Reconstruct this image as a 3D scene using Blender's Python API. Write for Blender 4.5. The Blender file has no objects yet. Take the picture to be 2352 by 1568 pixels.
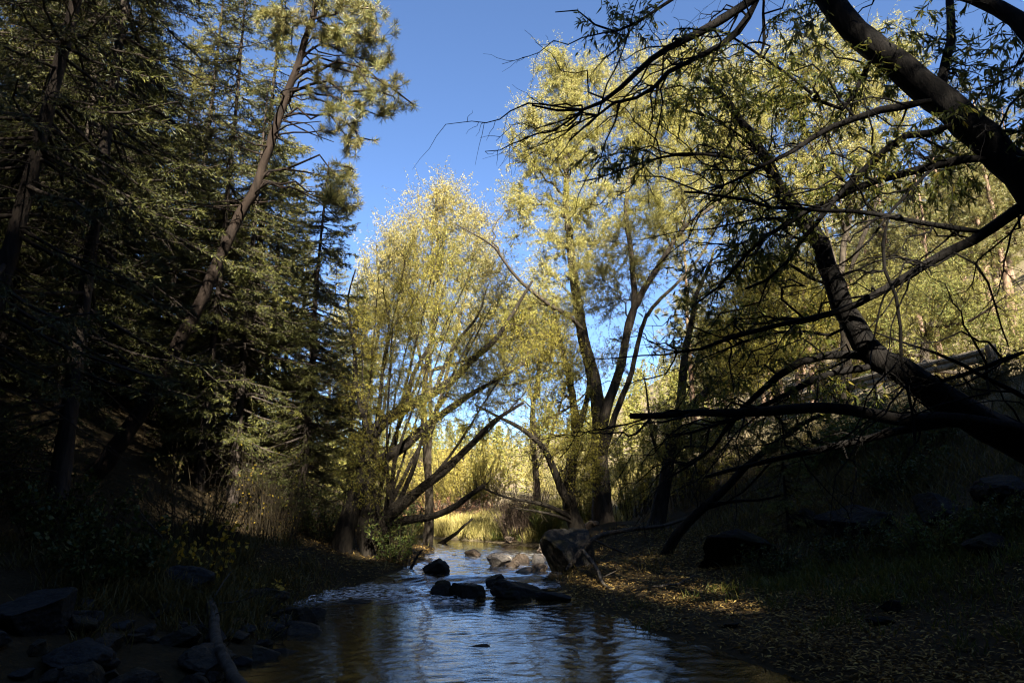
import bpy, math, random
import numpy as np
from mathutils import Vector, noise as mnoise

RNG = np.random.default_rng(11)
random.seed(5)
R = math.radians
scene = bpy.context.scene
COL = scene.collection

# ------------------------------------------------------------------ camera maths
PITCH = R(13.1)
CAMZ = 1.6
FPX = 1568.0
def P(px, py, Y):
    """world point seen at (px, py) of the 2352x1568 picture at forward distance Y"""
    u = (px - 1176) / FPX
    v = (784 - py) / FPX
    dy = math.cos(PITCH) - v * math.sin(PITCH)
    dz = math.sin(PITCH) + v * math.cos(PITCH)
    s = Y / dy
    return np.array((u * s, Y, CAMZ + dz * s))
def PL(lst, Y0, Y1=None):
    Y1 = Y0 if Y1 is None else Y1
    n = len(lst)
    return np.array([P(a[0], a[1], Y0 + (Y1 - Y0) * i / max(1, n - 1)) for i, a in enumerate(lst)])

# ------------------------------------------------------------------ mesh helpers
def nrm(a):
    return a / np.maximum(np.linalg.norm(a, axis=-1, keepdims=True), 1e-9)

def make_mesh(name, verts, faces, smooth=True):
    verts = np.asarray(verts, dtype=np.float32)
    me = bpy.data.meshes.new(name)
    me.vertices.add(len(verts))
    me.vertices.foreach_set('co', verts.ravel())
    faces = [np.asarray(f, dtype=np.int32) for f in faces if len(f)]
    nl = sum(f.size for f in faces)
    npoly = sum(len(f) for f in faces)
    me.loops.add(nl)
    me.polygons.add(npoly)
    me.loops.foreach_set('vertex_index', np.concatenate([f.ravel() for f in faces]))
    starts, tot, o = [], [], 0
    for f in faces:
        k = f.shape[1]
        starts.append(o + np.arange(len(f), dtype=np.int32) * k)
        tot.append(np.full(len(f), k, dtype=np.int32))
        o += f.size
    me.polygons.foreach_set('loop_start', np.concatenate(starts))
    me.polygons.foreach_set('loop_total', np.concatenate(tot))
    me.polygons.foreach_set('use_smooth', np.full(npoly, bool(smooth)))
    me.update(calc_edges=True)
    return me

class Buf:
    """collects vertices / quads / tris, builds ONE object"""
    def __init__(s):
        s.v, s.q, s.t, s.n = [], [], [], 0
    def add(s, v, q=None, t=None):
        v = np.asarray(v, dtype=np.float64).reshape(-1, 3)
        if q is not None and len(q): s.q.append(np.asarray(q, dtype=np.int64) + s.n)
        if t is not None and len(t): s.t.append(np.asarray(t, dtype=np.int64) + s.n)
        s.v.append(v); s.n += len(v)
    def build(s, name, mat, parent=None, smooth=True, origin=None):
        v = np.concatenate(s.v)
        if origin is not None: v = v - np.asarray(origin)
        f = []
        if s.q: f.append(np.concatenate(s.q))
        if s.t: f.append(np.concatenate(s.t))
        o = bpy.data.objects.new(name, make_mesh(name, v, f, smooth))
        COL.objects.link(o)
        o.data.materials.append(mat)
        if parent is not None: o.parent = parent
        return o

def tubes(buf, paths, radii, sides=6, cap=True, lump=0.0):
    """paths (N,K,3), radii (N,K)"""
    paths = np.asarray(paths, float); radii = np.asarray(radii, float)
    if paths.ndim == 2: paths, radii = paths[None], radii[None]
    N, K, _ = paths.shape
    if N == 0: return
    tan = nrm(np.gradient(paths, axis=1))
    main = nrm(paths[:, -1] - paths[:, 0])
    ref = np.where(np.abs(main[:, 2:3]) > 0.8, np.array([[1.0, 0, 0]]), np.array([[0, 0, 1.0]]))
    b = nrm(np.cross(tan, ref[:, None, :])); n = np.cross(b, tan)
    a = np.arange(sides) * 2 * math.pi / sides
    rr = radii[:, :, None] * np.ones(sides)[None, None]
    if lump: rr = rr * (1 + lump * RNG.normal(size=rr.shape))
    V = paths[:, :, None] + rr[..., None] * (np.cos(a)[None, None, :, None] * b[:, :, None] + np.sin(a)[None, None, :, None] * n[:, :, None])
    idx = np.arange(N * K * sides).reshape(N, K, sides)
    i0 = idx[:, :-1]; i1 = idx[:, 1:]
    q = np.stack([i0, np.roll(i0, -1, 2), np.roll(i1, -1, 2), i1], -1).reshape(-1, 4)
    buf.add(V.reshape(-1, 3), q)
    if cap and sides >= 5:
        for e in (0, K - 1):
            c = paths[:, e]
            base = buf.n
            ring = V[:, e]
            vv = np.concatenate([c[:, None], ring], 1).reshape(-1, 3)
            ii = (np.arange(N) * (sides + 1))[:, None]
            t = np.stack([np.broadcast_to(ii, (N, sides)), ii + 1 + np.arange(sides), ii + 1 + (np.arange(sides) + 1) % sides], -1).reshape(-1, 3)
            buf.add(vv, None, t)

def resample(pts, K):
    pts = np.asarray(pts, float)
    # Catmull-Rom then arc-length resample
    n = len(pts)
    if n > 2:
        ext = np.vstack([2 * pts[0] - pts[1], pts, 2 * pts[-1] - pts[-2]])
        out = []
        for i in range(n - 1):
            p0, p1, p2, p3 = ext[i:i + 4]
            for t in np.linspace(0, 1, 8, endpoint=False):
                out.append(.5 * ((2 * p1) + (-p0 + p2) * t + (2 * p0 - 5 * p1 + 4 * p2 - p3) * t * t + (-p0 + 3 * p1 - 3 * p2 + p3) * t ** 3))
        out.append(pts[-1]); pts = np.array(out)
    d = np.concatenate([[0], np.cumsum(np.linalg.norm(np.diff(pts, axis=0), axis=1))])
    s = np.linspace(0, d[-1], K)
    return np.stack([np.interp(s, d, pts[:, k]) for k in range(3)], 1)

def leaves(buf, pos, dirs, L, W, fold=0.12, six=False, up=None):
    """one small blade per row: a folded diamond (4 verts) or a curved lance (6 verts)"""
    N = len(pos)
    if N == 0: return
    d = nrm(dirs)
    r = RNG.normal(size=(N, 3))
    if up is not None: r = r * 0.5 + np.asarray(up)
    s = nrm(np.cross(d, r)); n = np.cross(s, d)
    L = np.broadcast_to(np.asarray(L, float), (N,))[:, None]; W = np.broadcast_to(np.asarray(W, float), (N,))[:, None]
    if not six:
        m = pos + d * L * 0.45 + n * L * fold
        V = np.stack([pos, m + s * W * .5, pos + d * L, m - s * W * .5], 1)
        q = np.arange(N * 4).reshape(N, 4)
        buf.add(V.reshape(-1, 3), q)
    else:
        m1 = pos + d * L * .3 + n * L * fold
        m2 = pos + d * L * .65 + n * L * fold * .7
        tip = pos + d * L - n * L * fold * .6
        V = np.stack([pos, m1 + s * W * .5, m2 + s * W * .38, tip, m2 - s * W * .38, m1 - s * W * .5], 1)
        b = (np.arange(N) * 6)[:, None]
        q = (b + np.array([[1, 2, 4, 5]])).reshape(-1, 4)
        t = np.concatenate([b + np.array([[0, 1, 5]]), b + np.array([[2, 3, 4]])])
        buf.add(V.reshape(-1, 3), q, t)

# ------------------------------------------------------------------ object helpers
def tag(o, label=None, cat=None, group=None, kind=None):
    if label: o['label'] = label
    if cat: o['category'] = cat
    if group: o['group'] = group
    if kind: o['kind'] = kind
    return o
def empty(name, loc, label, cat, group=None, rot=(0, 0, 0), scale=1.0):
    o = bpy.data.objects.new(name, None); COL.objects.link(o)
    o.location = loc; o.rotation_euler = rot; o.scale = (scale,) * 3 if np.isscalar(scale) else scale
    o.empty_display_size = .3
    return tag(o, label, cat, group)
def dup(root, loc, label=None, group=None, rot=(0, 0, 0), scale=1.0, name=None):
    r = root.copy(); COL.objects.link(r)
    if name: r.name = name
    r.location = loc; r.rotation_euler = rot; r.scale = (scale,) * 3 if np.isscalar(scale) else scale
    if label: r['label'] = label
    if group: r['group'] = group
    for ch in [c for c in COL.objects if c.parent == root]:
        c = ch.copy(); COL.objects.link(c); c.parent = r
        for g in [k for k in COL.objects if k.parent == ch]:
            d = g.copy(); COL.objects.link(d); d.parent = c
    return r

# ------------------------------------------------------------------ materials
def new_mat(name):
    m = bpy.data.materials.new(name); m.use_nodes = True
    nt = m.node_tree
    for n in list(nt.nodes): nt.nodes.remove(n)
    out = nt.nodes.new('ShaderNodeOutputMaterial')
    return m, nt, out
def nd(nt, t, **kw):
    n = nt.nodes.new(t)
    for k, v in kw.items():
        if hasattr(n, k): setattr(n, k, v)
        else: n.inputs[k.replace('_', ' ')].default_value = v
    return n
def ramp(nt, src, stops):
    r = nt.nodes.new('ShaderNodeValToRGB')
    e = r.color_ramp.elements
    while len(e) < len(stops): e.new(0.5)
    for i, (p, c) in enumerate(stops):
        e[i].position = p; e[i].color = (c[0], c[1], c[2], 1)
    nt.links.new(src, r.inputs['Fac'])
    return r.outputs['Color']
def mixc(nt, fac, a, b, mode='MIX'):
    m = nt.nodes.new('ShaderNodeMix'); m.data_type = 'RGBA'; m.blend_type = mode
    for sock, val in ((m.inputs[0], fac), (m.inputs[6], a), (m.inputs[7], b)):
        if hasattr(val, 'is_linked') or hasattr(val, 'links'): nt.links.new(val, sock)
        elif isinstance(val, (int, float)): sock.default_value = val
        else: sock.default_value = (*val, 1)
    return m.outputs[2]
def noise_tex(nt, scale, detail=4, rough=.55, vec=None, dist=0.0):
    n = nt.nodes.new('ShaderNodeTexNoise')
    n.inputs['Scale'].default_value = scale; n.inputs['Detail'].default_value = detail
    n.inputs['Roughness'].default_value = rough; n.inputs['Distortion'].default_value = dist
    if vec is not None: nt.links.new(vec, n.inputs['Vector'])
    return n
def scaled(nt, vec, s):
    m = nt.nodes.new('ShaderNodeMapping'); m.inputs['Scale'].default_value = s
    nt.links.new(vec, m.inputs['Vector'])
    return m.outputs['Vector']

def leaf_mat(name, stops, trans=.35, clump=None, clump_scale=.7, rough=.5, spec=.25):
    m, nt, out = new_mat(name)
    g = nt.nodes.new('ShaderNodeNewGeometry')
    col = ramp(nt, g.outputs['Random Per Island'], stops)
    if clump is not None:
        nz = noise_tex(nt, clump_scale, 2, .5, g.outputs['Position'])
        f = ramp(nt, nz.outputs['Fac'], [(.42, (0, 0, 0)), (.62, (1, 1, 1))])
        col = mixc(nt, f, col, mixc(nt, .75, col, clump))
    p = nt.nodes.new('ShaderNodeBsdfPrincipled')
    p.inputs['Roughness'].default_value = rough
    p.inputs['Specular IOR Level'].default_value = spec
    nt.links.new(col, p.inputs['Base Color'])
    t = nt.nodes.new('ShaderNodeBsdfTranslucent'); nt.links.new(col, t.inputs['Color'])
    mx = nt.nodes.new('ShaderNodeMixShader'); mx.inputs[0].default_value = trans
    nt.links.new(p.outputs[0], mx.inputs[1]); nt.links.new(t.outputs[0], mx.inputs[2])
    nt.links.new(mx.outputs[0], out.inputs['Surface'])
    return m

def bark_mat(name, a, b, c=None, scale=8, stretch=.18, bump=.5):
    m, nt, out = new_mat(name)
    tc = nt.nodes.new('ShaderNodeTexCoord')
    v = scaled(nt, tc.outputs['Object'], (1, 1, stretch))
    n1 = noise_tex(nt, scale, 6, .65, v, .4)
    n2 = noise_tex(nt, 1.3, 3, .5, tc.outputs['Object'])
    col = ramp(nt, n1.outputs['Fac'], [(.36, a), (.64, b)])
    if c is not None:
        f = ramp(nt, n2.outputs['Fac'], [(.48, (0, 0, 0)), (.66, (1, 1, 1))])
        col = mixc(nt, f, col, c)
    p = nd(nt, 'ShaderNodeBsdfPrincipled'); p.inputs['Roughness'].default_value = .9
    p.inputs['Specular IOR Level'].default_value = .15
    nt.links.new(col, p.inputs['Base Color'])
    bp = nt.nodes.new('ShaderNodeBump'); bp.inputs['Strength'].default_value = bump; bp.inputs['Distance'].default_value = .04
    nt.links.new(n1.outputs['Fac'], bp.inputs['Height']); nt.links.new(bp.outputs[0], p.inputs['Normal'])
    nt.links.new(p.outputs[0], out.inputs['Surface'])
    return m

def rock_mat(name, a, b, moss=None, rough=.8, scale=3.0):
    m, nt, out = new_mat(name)
    tc = nt.nodes.new('ShaderNodeTexCoord')
    oi = nt.nodes.new('ShaderNodeObjectInfo')
    ad = nt.nodes.new('ShaderNodeVectorMath'); ad.operation = 'ADD'
    nt.links.new(tc.outputs['Object'], ad.inputs[0]); nt.links.new(oi.outputs['Location'], ad.inputs[1])
    n1 = noise_tex(nt, scale, 8, .62, ad.outputs[0], .3)
    n2 = noise_tex(nt, scale * 9, 5, .6, ad.outputs[0])
    col = ramp(nt, n1.outputs['Fac'], [(.35, a), (.65, b)])
    col = mixc(nt, .35, col, ramp(nt, n2.outputs['Fac'], [(.35, tuple(x * .5 for x in a)), (.7, tuple(min(1, x * 1.35) for x in b))]))
    if moss is not None:
        n3 = noise_tex(nt, 2.2, 4, .6, ad.outputs[0])
        f = ramp(nt, n3.outputs['Fac'], [(.52, (0, 0, 0)), (.62, (1, 1, 1))])
        col = mixc(nt, f, col, moss)
    p = nt.nodes.new('ShaderNodeBsdfPrincipled'); p.inputs['Roughness'].default_value = rough; p.inputs['Specular IOR Level'].default_value = .18
    nt.links.new(col, p.inputs['Base Color'])
    bp = nt.nodes.new('ShaderNodeBump'); bp.inputs['Strength'].default_value = .7; bp.inputs['Distance'].default_value = .05
    nt.links.new(n2.outputs['Fac'], bp.inputs['Height']); nt.links.new(bp.outputs[0], p.inputs['Normal'])
    nt.links.new(p.outputs[0], out.inputs['Surface'])
    return m

M = {}
M['willow_leaf'] = leaf_mat('willow_leaf', [(0, (.20, .21, .06)), (.4, (.37, .35, .11)), (.75, (.52, .45, .15)), (.93, (.62, .54, .25)), (1, (.68, .60, .34))], .42, clump=(.40, .37, .10), clump_scale=.55, rough=.5, spec=.2)
M['willow_leaf_green'] = leaf_mat('willow_leaf_green', [(0, (.14, .16, .034)), (.5, (.24, .235, .052)), (.85, (.40, .335, .065)), (1, (.50, .39, .09))], .35, clump=(.30, .25, .04), clump_scale=.5, rough=.5, spec=.2)
M['willow_leaf_pale'] = leaf_mat('willow_leaf_pale', [(0, (.27, .26, .09)), (.5, (.42, .375, .14)), (.9, (.56, .48, .22)), (1, (.64, .56, .30))], .42, clump=(.46, .385, .12), clump_scale=.5, rough=.5, spec=.2)
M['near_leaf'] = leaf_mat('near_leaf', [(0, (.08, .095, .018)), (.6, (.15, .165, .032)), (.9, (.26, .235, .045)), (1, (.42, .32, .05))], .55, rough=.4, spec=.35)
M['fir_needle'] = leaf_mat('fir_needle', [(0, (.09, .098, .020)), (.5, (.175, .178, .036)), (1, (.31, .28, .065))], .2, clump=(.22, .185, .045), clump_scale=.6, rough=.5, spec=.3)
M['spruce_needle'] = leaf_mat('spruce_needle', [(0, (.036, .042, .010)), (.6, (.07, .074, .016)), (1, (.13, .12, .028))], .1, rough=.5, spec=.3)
M['pine_needle'] = leaf_mat('pine_needle', [(0, (.11, .125, .038)), (.6, (.21, .21, .065)), (.9, (.32, .28, .09)), (1, (.42, .25, .08))], .12, clump=(.19, .16, .055), clump_scale=1.2, rough=.4, spec=.4)
M['shrub_yellow'] = leaf_mat('shrub_yellow', [(0, (.30, .26, .05)), (.6, (.42, .34, .07)), (1, (.5, .42, .16))], .35)
M['shrub_green'] = leaf_mat('shrub_green', [(0, (.05, .08, .018)), (.6, (.09, .125, .026)), (1, (.18, .17, .04))], .35)
M['shrub_dark'] = leaf_mat('shrub_dark', [(0, (.032, .046, .012)), (.7, (.06, .08, .018)), (1, (.13, .115, .025))], .3)
M['shrub_red'] = leaf_mat('shrub_red', [(0, (.24, .10, .06)), (.6, (.36, .18, .10)), (1, (.42, .28, .14))], .3)
M['tan_stalk'] = leaf_mat('tan_stalk', [(0, (.20, .14, .08)), (.5, (.34, .25, .14)), (1, (.50, .40, .24))], .2)
M['dry_grass'] = leaf_mat('dry_grass', [(0, (.24, .21, .055)), (.5, (.38, .32, .09)), (1, (.50, .41, .17))], .3)
M['green_grass'] = leaf_mat('green_grass', [(0, (.045, .065, .012)), (.5, (.09, .105, .018)), (1, (.18, .155, .035))], .35)
M['brown_grass'] = leaf_mat('brown_grass', [(0, (.055, .052, .014)), (.5, (.10, .082, .022)), (1, (.18, .13, .04))], .3)
M['yellow_leaf'] = leaf_mat('yellow_leaf', [(0, (.30, .24, .03)), (.5, (.55, .36, .04)), (1, (.75, .50, .08))], .4)
M['litter'] = leaf_mat('litter', [(0, (.045, .027, .010)), (.4, (.14, .085, .028)), (.8, (.30, .19, .055)), (1, (.48, .34, .11))], .15, rough=.7, spec=.1)
M['hill_green'] = leaf_mat('hill_green', [(0, (.10, .125, .03)), (.5, (.19, .205, .055)), (.9, (.31, .28, .075)), (1, (.42, .34, .10))], .3, clump=(.26, .23, .06), clump_scale=.6)
M['twig_brown'] = leaf_mat('twig_brown', [(0, (.05, .034, .026)), (.6, (.10, .070, .052)), (1, (.17, .12, .085))], .1)
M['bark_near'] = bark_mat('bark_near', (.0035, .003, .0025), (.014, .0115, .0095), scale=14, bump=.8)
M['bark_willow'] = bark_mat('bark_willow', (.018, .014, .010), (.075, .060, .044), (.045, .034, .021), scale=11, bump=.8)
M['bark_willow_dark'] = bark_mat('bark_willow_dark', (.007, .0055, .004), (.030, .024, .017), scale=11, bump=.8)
M['bark_twig'] = bark_mat('bark_twig', (.020, .015, .009), (.065, .050, .028), scale=6, bump=.2)
M['bark_fir'] = bark_mat('bark_fir', (.018, .014, .011), (.06, .046, .036), scale=9, bump=.8)
M['bark_pine'] = bark_mat('bark_pine', (.006, .0043, .0032), (.032, .022, .016), (.020, .013, .009), scale=7, bump=.9)
M['bark_pine_pale'] = bark_mat('bark_pine_pale', (.12, .075, .05), (.30, .20, .14), scale=7, bump=.9)
M['dead_wood'] = bark_mat('dead_wood', (.03, .025, .020), (.10, .085, .068), scale=10, bump=.5)
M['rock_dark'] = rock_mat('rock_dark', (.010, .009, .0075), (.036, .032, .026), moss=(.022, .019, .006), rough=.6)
M['rock_shade'] = rock_mat('rock_shade', (.004, .0036, .003), (.013, .011, .009), moss=(.012, .011, .004), rough=.9)  # darker copy of rock_dark, the bank's shade put into its colour
M['rock_grey'] = rock_mat('rock_grey', (.012, .013, .0135), (.036, .037, .037), rough=.85)
M['rock_pale'] = rock_mat('rock_pale', (.20, .165, .13), (.38, .33, .27), rough=.85)
M['rock_tan'] = rock_mat('rock_tan', (.16, .115, .08), (.32, .24, .17), rough=.85)
M['rail_wood'] = bark_mat('rail_wood', (.16, .13, .09), (.36, .30, .22), scale=5, stretch=.5, bump=.3)

def ground_material():
    m, nt, out = new_mat('ground')
    g = nt.nodes.new('ShaderNodeNewGeometry')
    pos = g.outputs['Position']
    sep = nt.nodes.new('ShaderNodeSeparateXYZ'); nt.links.new(pos, sep.inputs[0])
    n1 = noise_tex(nt, 1.6, 8, .62, pos, .2)
    n2 = noise_tex(nt, 14, 6, .65, pos)
    n3 = noise_tex(nt, .16, 4, .55, pos)
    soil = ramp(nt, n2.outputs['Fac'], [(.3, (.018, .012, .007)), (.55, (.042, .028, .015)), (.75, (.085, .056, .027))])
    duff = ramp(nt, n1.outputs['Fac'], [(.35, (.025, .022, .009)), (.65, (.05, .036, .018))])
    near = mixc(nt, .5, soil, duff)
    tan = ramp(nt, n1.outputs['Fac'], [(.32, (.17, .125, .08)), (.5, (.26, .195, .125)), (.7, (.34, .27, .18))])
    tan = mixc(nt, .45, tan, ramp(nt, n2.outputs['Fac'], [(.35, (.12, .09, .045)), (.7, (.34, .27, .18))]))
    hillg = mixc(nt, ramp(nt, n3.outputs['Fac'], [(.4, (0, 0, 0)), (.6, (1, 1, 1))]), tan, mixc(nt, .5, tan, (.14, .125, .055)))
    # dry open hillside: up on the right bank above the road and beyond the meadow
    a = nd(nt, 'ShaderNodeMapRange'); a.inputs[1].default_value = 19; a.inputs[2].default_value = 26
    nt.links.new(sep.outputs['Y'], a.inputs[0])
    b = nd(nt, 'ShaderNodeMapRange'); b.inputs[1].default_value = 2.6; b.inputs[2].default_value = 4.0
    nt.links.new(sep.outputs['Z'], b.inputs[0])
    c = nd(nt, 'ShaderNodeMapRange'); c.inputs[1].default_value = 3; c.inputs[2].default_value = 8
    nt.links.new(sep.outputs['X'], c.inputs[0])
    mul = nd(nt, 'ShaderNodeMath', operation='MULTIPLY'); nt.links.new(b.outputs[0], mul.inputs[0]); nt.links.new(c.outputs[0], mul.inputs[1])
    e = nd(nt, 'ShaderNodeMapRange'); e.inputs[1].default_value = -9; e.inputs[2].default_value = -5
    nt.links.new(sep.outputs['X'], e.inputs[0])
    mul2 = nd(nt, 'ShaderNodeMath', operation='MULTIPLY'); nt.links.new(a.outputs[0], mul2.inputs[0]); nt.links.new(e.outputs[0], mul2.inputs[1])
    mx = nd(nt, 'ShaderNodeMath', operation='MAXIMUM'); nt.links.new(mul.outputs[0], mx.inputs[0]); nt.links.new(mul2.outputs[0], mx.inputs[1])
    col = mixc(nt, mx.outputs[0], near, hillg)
    p = nt.nodes.new('ShaderNodeBsdfPrincipled'); p.inputs['Roughness'].default_value = .95
    p.inputs['Specular IOR Level'].default_value = .1
    nt.links.new(col, p.inputs['Base Color'])
    bp = nt.nodes.new('ShaderNodeBump'); bp.inputs['Strength'].default_value = .8; bp.inputs['Distance'].default_value = .06
    nt.links.new(n2.outputs['Fac'], bp.inputs['Height']); nt.links.new(bp.outputs[0], p.inputs['Normal'])
    nt.links.new(p.outputs[0], out.inputs['Surface'])
    return m
M['ground'] = ground_material()

def water_material():
    m, nt, out = new_mat('stream_water')
    g = nt.nodes.new('ShaderNodeNewGeometry')
    pos = g.outputs['Position']
    n1 = noise_tex(nt, 1.0, 4, .6, scaled(nt, pos, (3.5, 6, 1)), .6)
    n2 = noise_tex(nt, 1.0, 3, .55, scaled(nt, pos, (10, 18, 1)), .8)
    n3 = noise_tex(nt, 1.0, 3, .6, scaled(nt, pos, (22, 30, 1)), .4)
    b1 = nt.nodes.new('ShaderNodeBump'); b1.inputs['Strength'].default_value = 1; b1.inputs['Distance'].default_value = .005
    b2 = nt.nodes.new('ShaderNodeBump'); b2.inputs['Strength'].default_value = 1; b2.inputs['Distance'].default_value = .0028
    b3 = nt.nodes.new('ShaderNodeBump'); b3.inputs['Strength'].default_value = 1; b3.inputs['Distance'].default_value = .0012
    nt.links.new(n1.outputs['Fac'], b1.inputs['Height']); nt.links.new(n2.outputs['Fac'], b2.inputs['Height']); nt.links.new(n3.outputs['Fac'], b3.inputs['Height'])
    nt.links.new(b1.outputs[0], b2.inputs['Normal']); nt.links.new(b2.outputs[0], b3.inputs['Normal'])
    dn = noise_tex(nt, 2.5, 5, .6, pos)
    bed = nt.nodes.new('ShaderNodeBsdfDiffuse')
    nt.links.new(ramp(nt, dn.outputs['Fac'], [(.35, (.010, .007, .003)), (.7, (.042, .028, .010))]), bed.inputs['Color'])
    gl = nt.nodes.new('ShaderNodeBsdfGlossy'); gl.inputs['Roughness'].default_value = .04
    gl.inputs['Color'].default_value = (1, 1, 1, 1)
    fr = nt.nodes.new('ShaderNodeFresnel'); fr.inputs['IOR'].default_value = 1.8
    nt.links.new(b3.outputs[0], fr.inputs['Normal']); nt.links.new(b3.outputs[0], gl.inputs['Normal'])
    mx = nt.nodes.new('ShaderNodeMixShader')
    nt.links.new(fr.outputs[0], mx.inputs[0]); nt.links.new(bed.outputs[0], mx.inputs[1]); nt.links.new(gl.outputs[0], mx.inputs[2])
    # broken white water where the mesh attribute marks the riffles
    at = nt.nodes.new('ShaderNodeAttribute'); at.attribute_name = 'foam'
    fn = noise_tex(nt, 1.0, 6, .7, scaled(nt, pos, (9, 16, 1)), .5)
    ml = nd(nt, 'ShaderNodeMath', operation='MULTIPLY'); nt.links.new(at.outputs['Fac'], ml.inputs[0])
    fm = ramp(nt, fn.outputs['Fac'], [(.47, (0, 0, 0)), (.60, (1, 1, 1))])
    nt.links.new(fm, ml.inputs[1])
    fo = nt.nodes.new('ShaderNodeBsdfDiffuse'); fo.inputs['Color'].default_value = (.9, .91, .92, 1)
    mx2 = nt.nodes.new('ShaderNodeMixShader')
    nt.links.new(ml.outputs[0], mx2.inputs[0]); nt.links.new(mx.outputs[0], mx2.inputs[1]); nt.links.new(fo.outputs[0], mx2.inputs[2])
    nt.links.new(mx2.outputs[0], out.inputs['Surface'])
    return m
M['water'] = water_material()

# ------------------------------------------------------------------ terrain
TY = np.array([-60, -8, 0, 6.7, 7.9, 9.5, 11.4, 12.5, 13.5, 16.8, 19.5, 22, 26, 32, 45, 80, 400])
TL = np.array([-3.5, -3.5, -3.2, -2.9, -2.9, -3.05, -3.6, -3.1, -2.5, -2.15, -2.1, -3.6, -8, -16, -34, -80, -500])
TR = np.array([3.4, 3.4, 3.1, 2.75, 2.45, 1.7, 1.05, 1.0, 1.05, .95, .9, -.3, -4, -11, -28, -73, -490])
def sst(a, b, x):
    t = np.clip((x - a) / (b - a), 0, 1); return t * t * (3 - 2 * t)
def zw(y): return .10 * sst(11.2, 12.6, y) + .12 * sst(12.9, 13.8, y) + .10 * sst(15.5, 19, y)
def xe(y): return np.maximum(10.2 - .155 * (y - 18), 7.6)
def fbm(x, y):
    return (np.sin(1.3 * x + 2.1 * np.sin(.7 * y)) * .5 + np.sin(2.9 * y + 1.7 * np.sin(1.1 * x + 1)) * .3 + np.sin(5.1 * x + 3.3 * y) * .12 + np.sin(9.3 * y - 6.1 * x + 2) * .08)
def H(x, y):
    x = np.asarray(x, float); y = np.asarray(y, float)
    l = np.interp(y, TY, TL); r = np.interp(y, TY, TR)
    dl = l - x; dr = x - r
    inside = np.minimum(-dl, -dr)          # >0 in the channel
    w = zw(y)
    bed = -.32 * sst(0, 1.0, inside)
    far = sst(19, 30, y)
    # left bank
    st = 4.0 + 13 * far
    zl = .05 * sst(0, .3, dl) + .13 * np.clip(dl, 0, 1.0) + .30 * np.clip(dl - 1, 0, 3) * (1 - .8 * far) + .74 * np.clip(dl - st, 0, 40)
    # right bank
    beach = .05 * sst(0, .3, dr) + .10 * np.clip(dr, 0, 3.5) + .02 * np.clip(dr - 3.5, 0, 30)
    ex = xe(y) - x
    emb = 4.0 - .56 * np.clip(ex, 0, 40)
    k = .25
    zr = np.log(np.exp(beach / k) + np.exp(np.clip(emb, -20, 4.2) / k)) * k
    zr = np.where(ex < 0, 3.96, np.minimum(zr, 4.0))
    up = -ex - 5.2
    zr = zr + .62 * np.clip(up, 0, 45) + .15 * sst(0, 1, up)
    z = np.where(inside > 0, bed, np.where(dl > 0, zl, zr)) + w
    # a small earthen hump under the middle willow
    z = z + .55 * np.exp(-(((x - 2.6) / 1.3) ** 2 + ((y - 17.6) / 1.6) ** 2)) * (inside < 0)
    # forest hump on the left bank
    z = z + .35 * np.exp(-(((x + 5.0) / 1.2) ** 2 + ((y - 9.6) / 1.8) ** 2)) * (inside < 0)
    # far wooded ridge and an unseen canyon wall behind camera, crest shaped to steer sunlight
    z = z + 11 * sst(60, 150, y) + .02 * np.clip(y - 150, 0, 200)
    z = z + 1.62 * np.clip(-7 - y, 0, 22) * (1 - .15 * np.exp(-((x - 11.2) / 1.2) ** 2) + .085 * np.exp(-((x - 14.6) / 1.7) ** 2)) + .25 * np.clip(-29 - y, 0, 60) * (1 - np.exp(-((x - 12.5) / 3.0) ** 2))  # notch lets sun onto the right beach, bump shades the near trunks
    amp = np.where(inside > 0, .03, .05 + .10 * np.clip((np.maximum(dl, dr) - 3) / 6, 0, 1))
    road = (ex < 0.3) & (ex > -5.6) & (y > -6)
    return z + fbm(x, y) * np.where(road, 0, amp)
def Hs(x, y): return float(H(np.array([x]), np.array([y]))[0])

def grow_axis(lo, a, b, hi, fine):
    mid = list(np.arange(a, b + 1e-6, fine))
    left, s, v = [], fine, a
    while v > lo: s *= 1.18; v -= s; left.append(v)
    right, s, v = [], fine, b
    while v < hi: s *= 1.18; v += s; right.append(v)
    return np.array(left[::-1] + mid + right)
gx = grow_axis(-420, -13, 15, 420, .16)
gy = grow_axis(-140, 4, 34, 520, .16)
X, Y = np.meshgrid(gx, gy)
Z = H(X, Y)
nx, ny = len(gx), len(gy)
idx = np.arange(nx * ny).reshape(ny, nx)
q = np.stack([idx[:-1, :-1], idx[:-1, 1:], idx[1:, 1:], idx[1:, :-1]], -1).reshape(-1, 4)
b = Buf(); b.add(np.stack([X, Y, Z], -1).reshape(-1, 3), q)
o = b.build('ground', M['ground']); tag(o, 'canyon floor with stream banks and dry hillside', 'ground', kind='structure')

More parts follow.
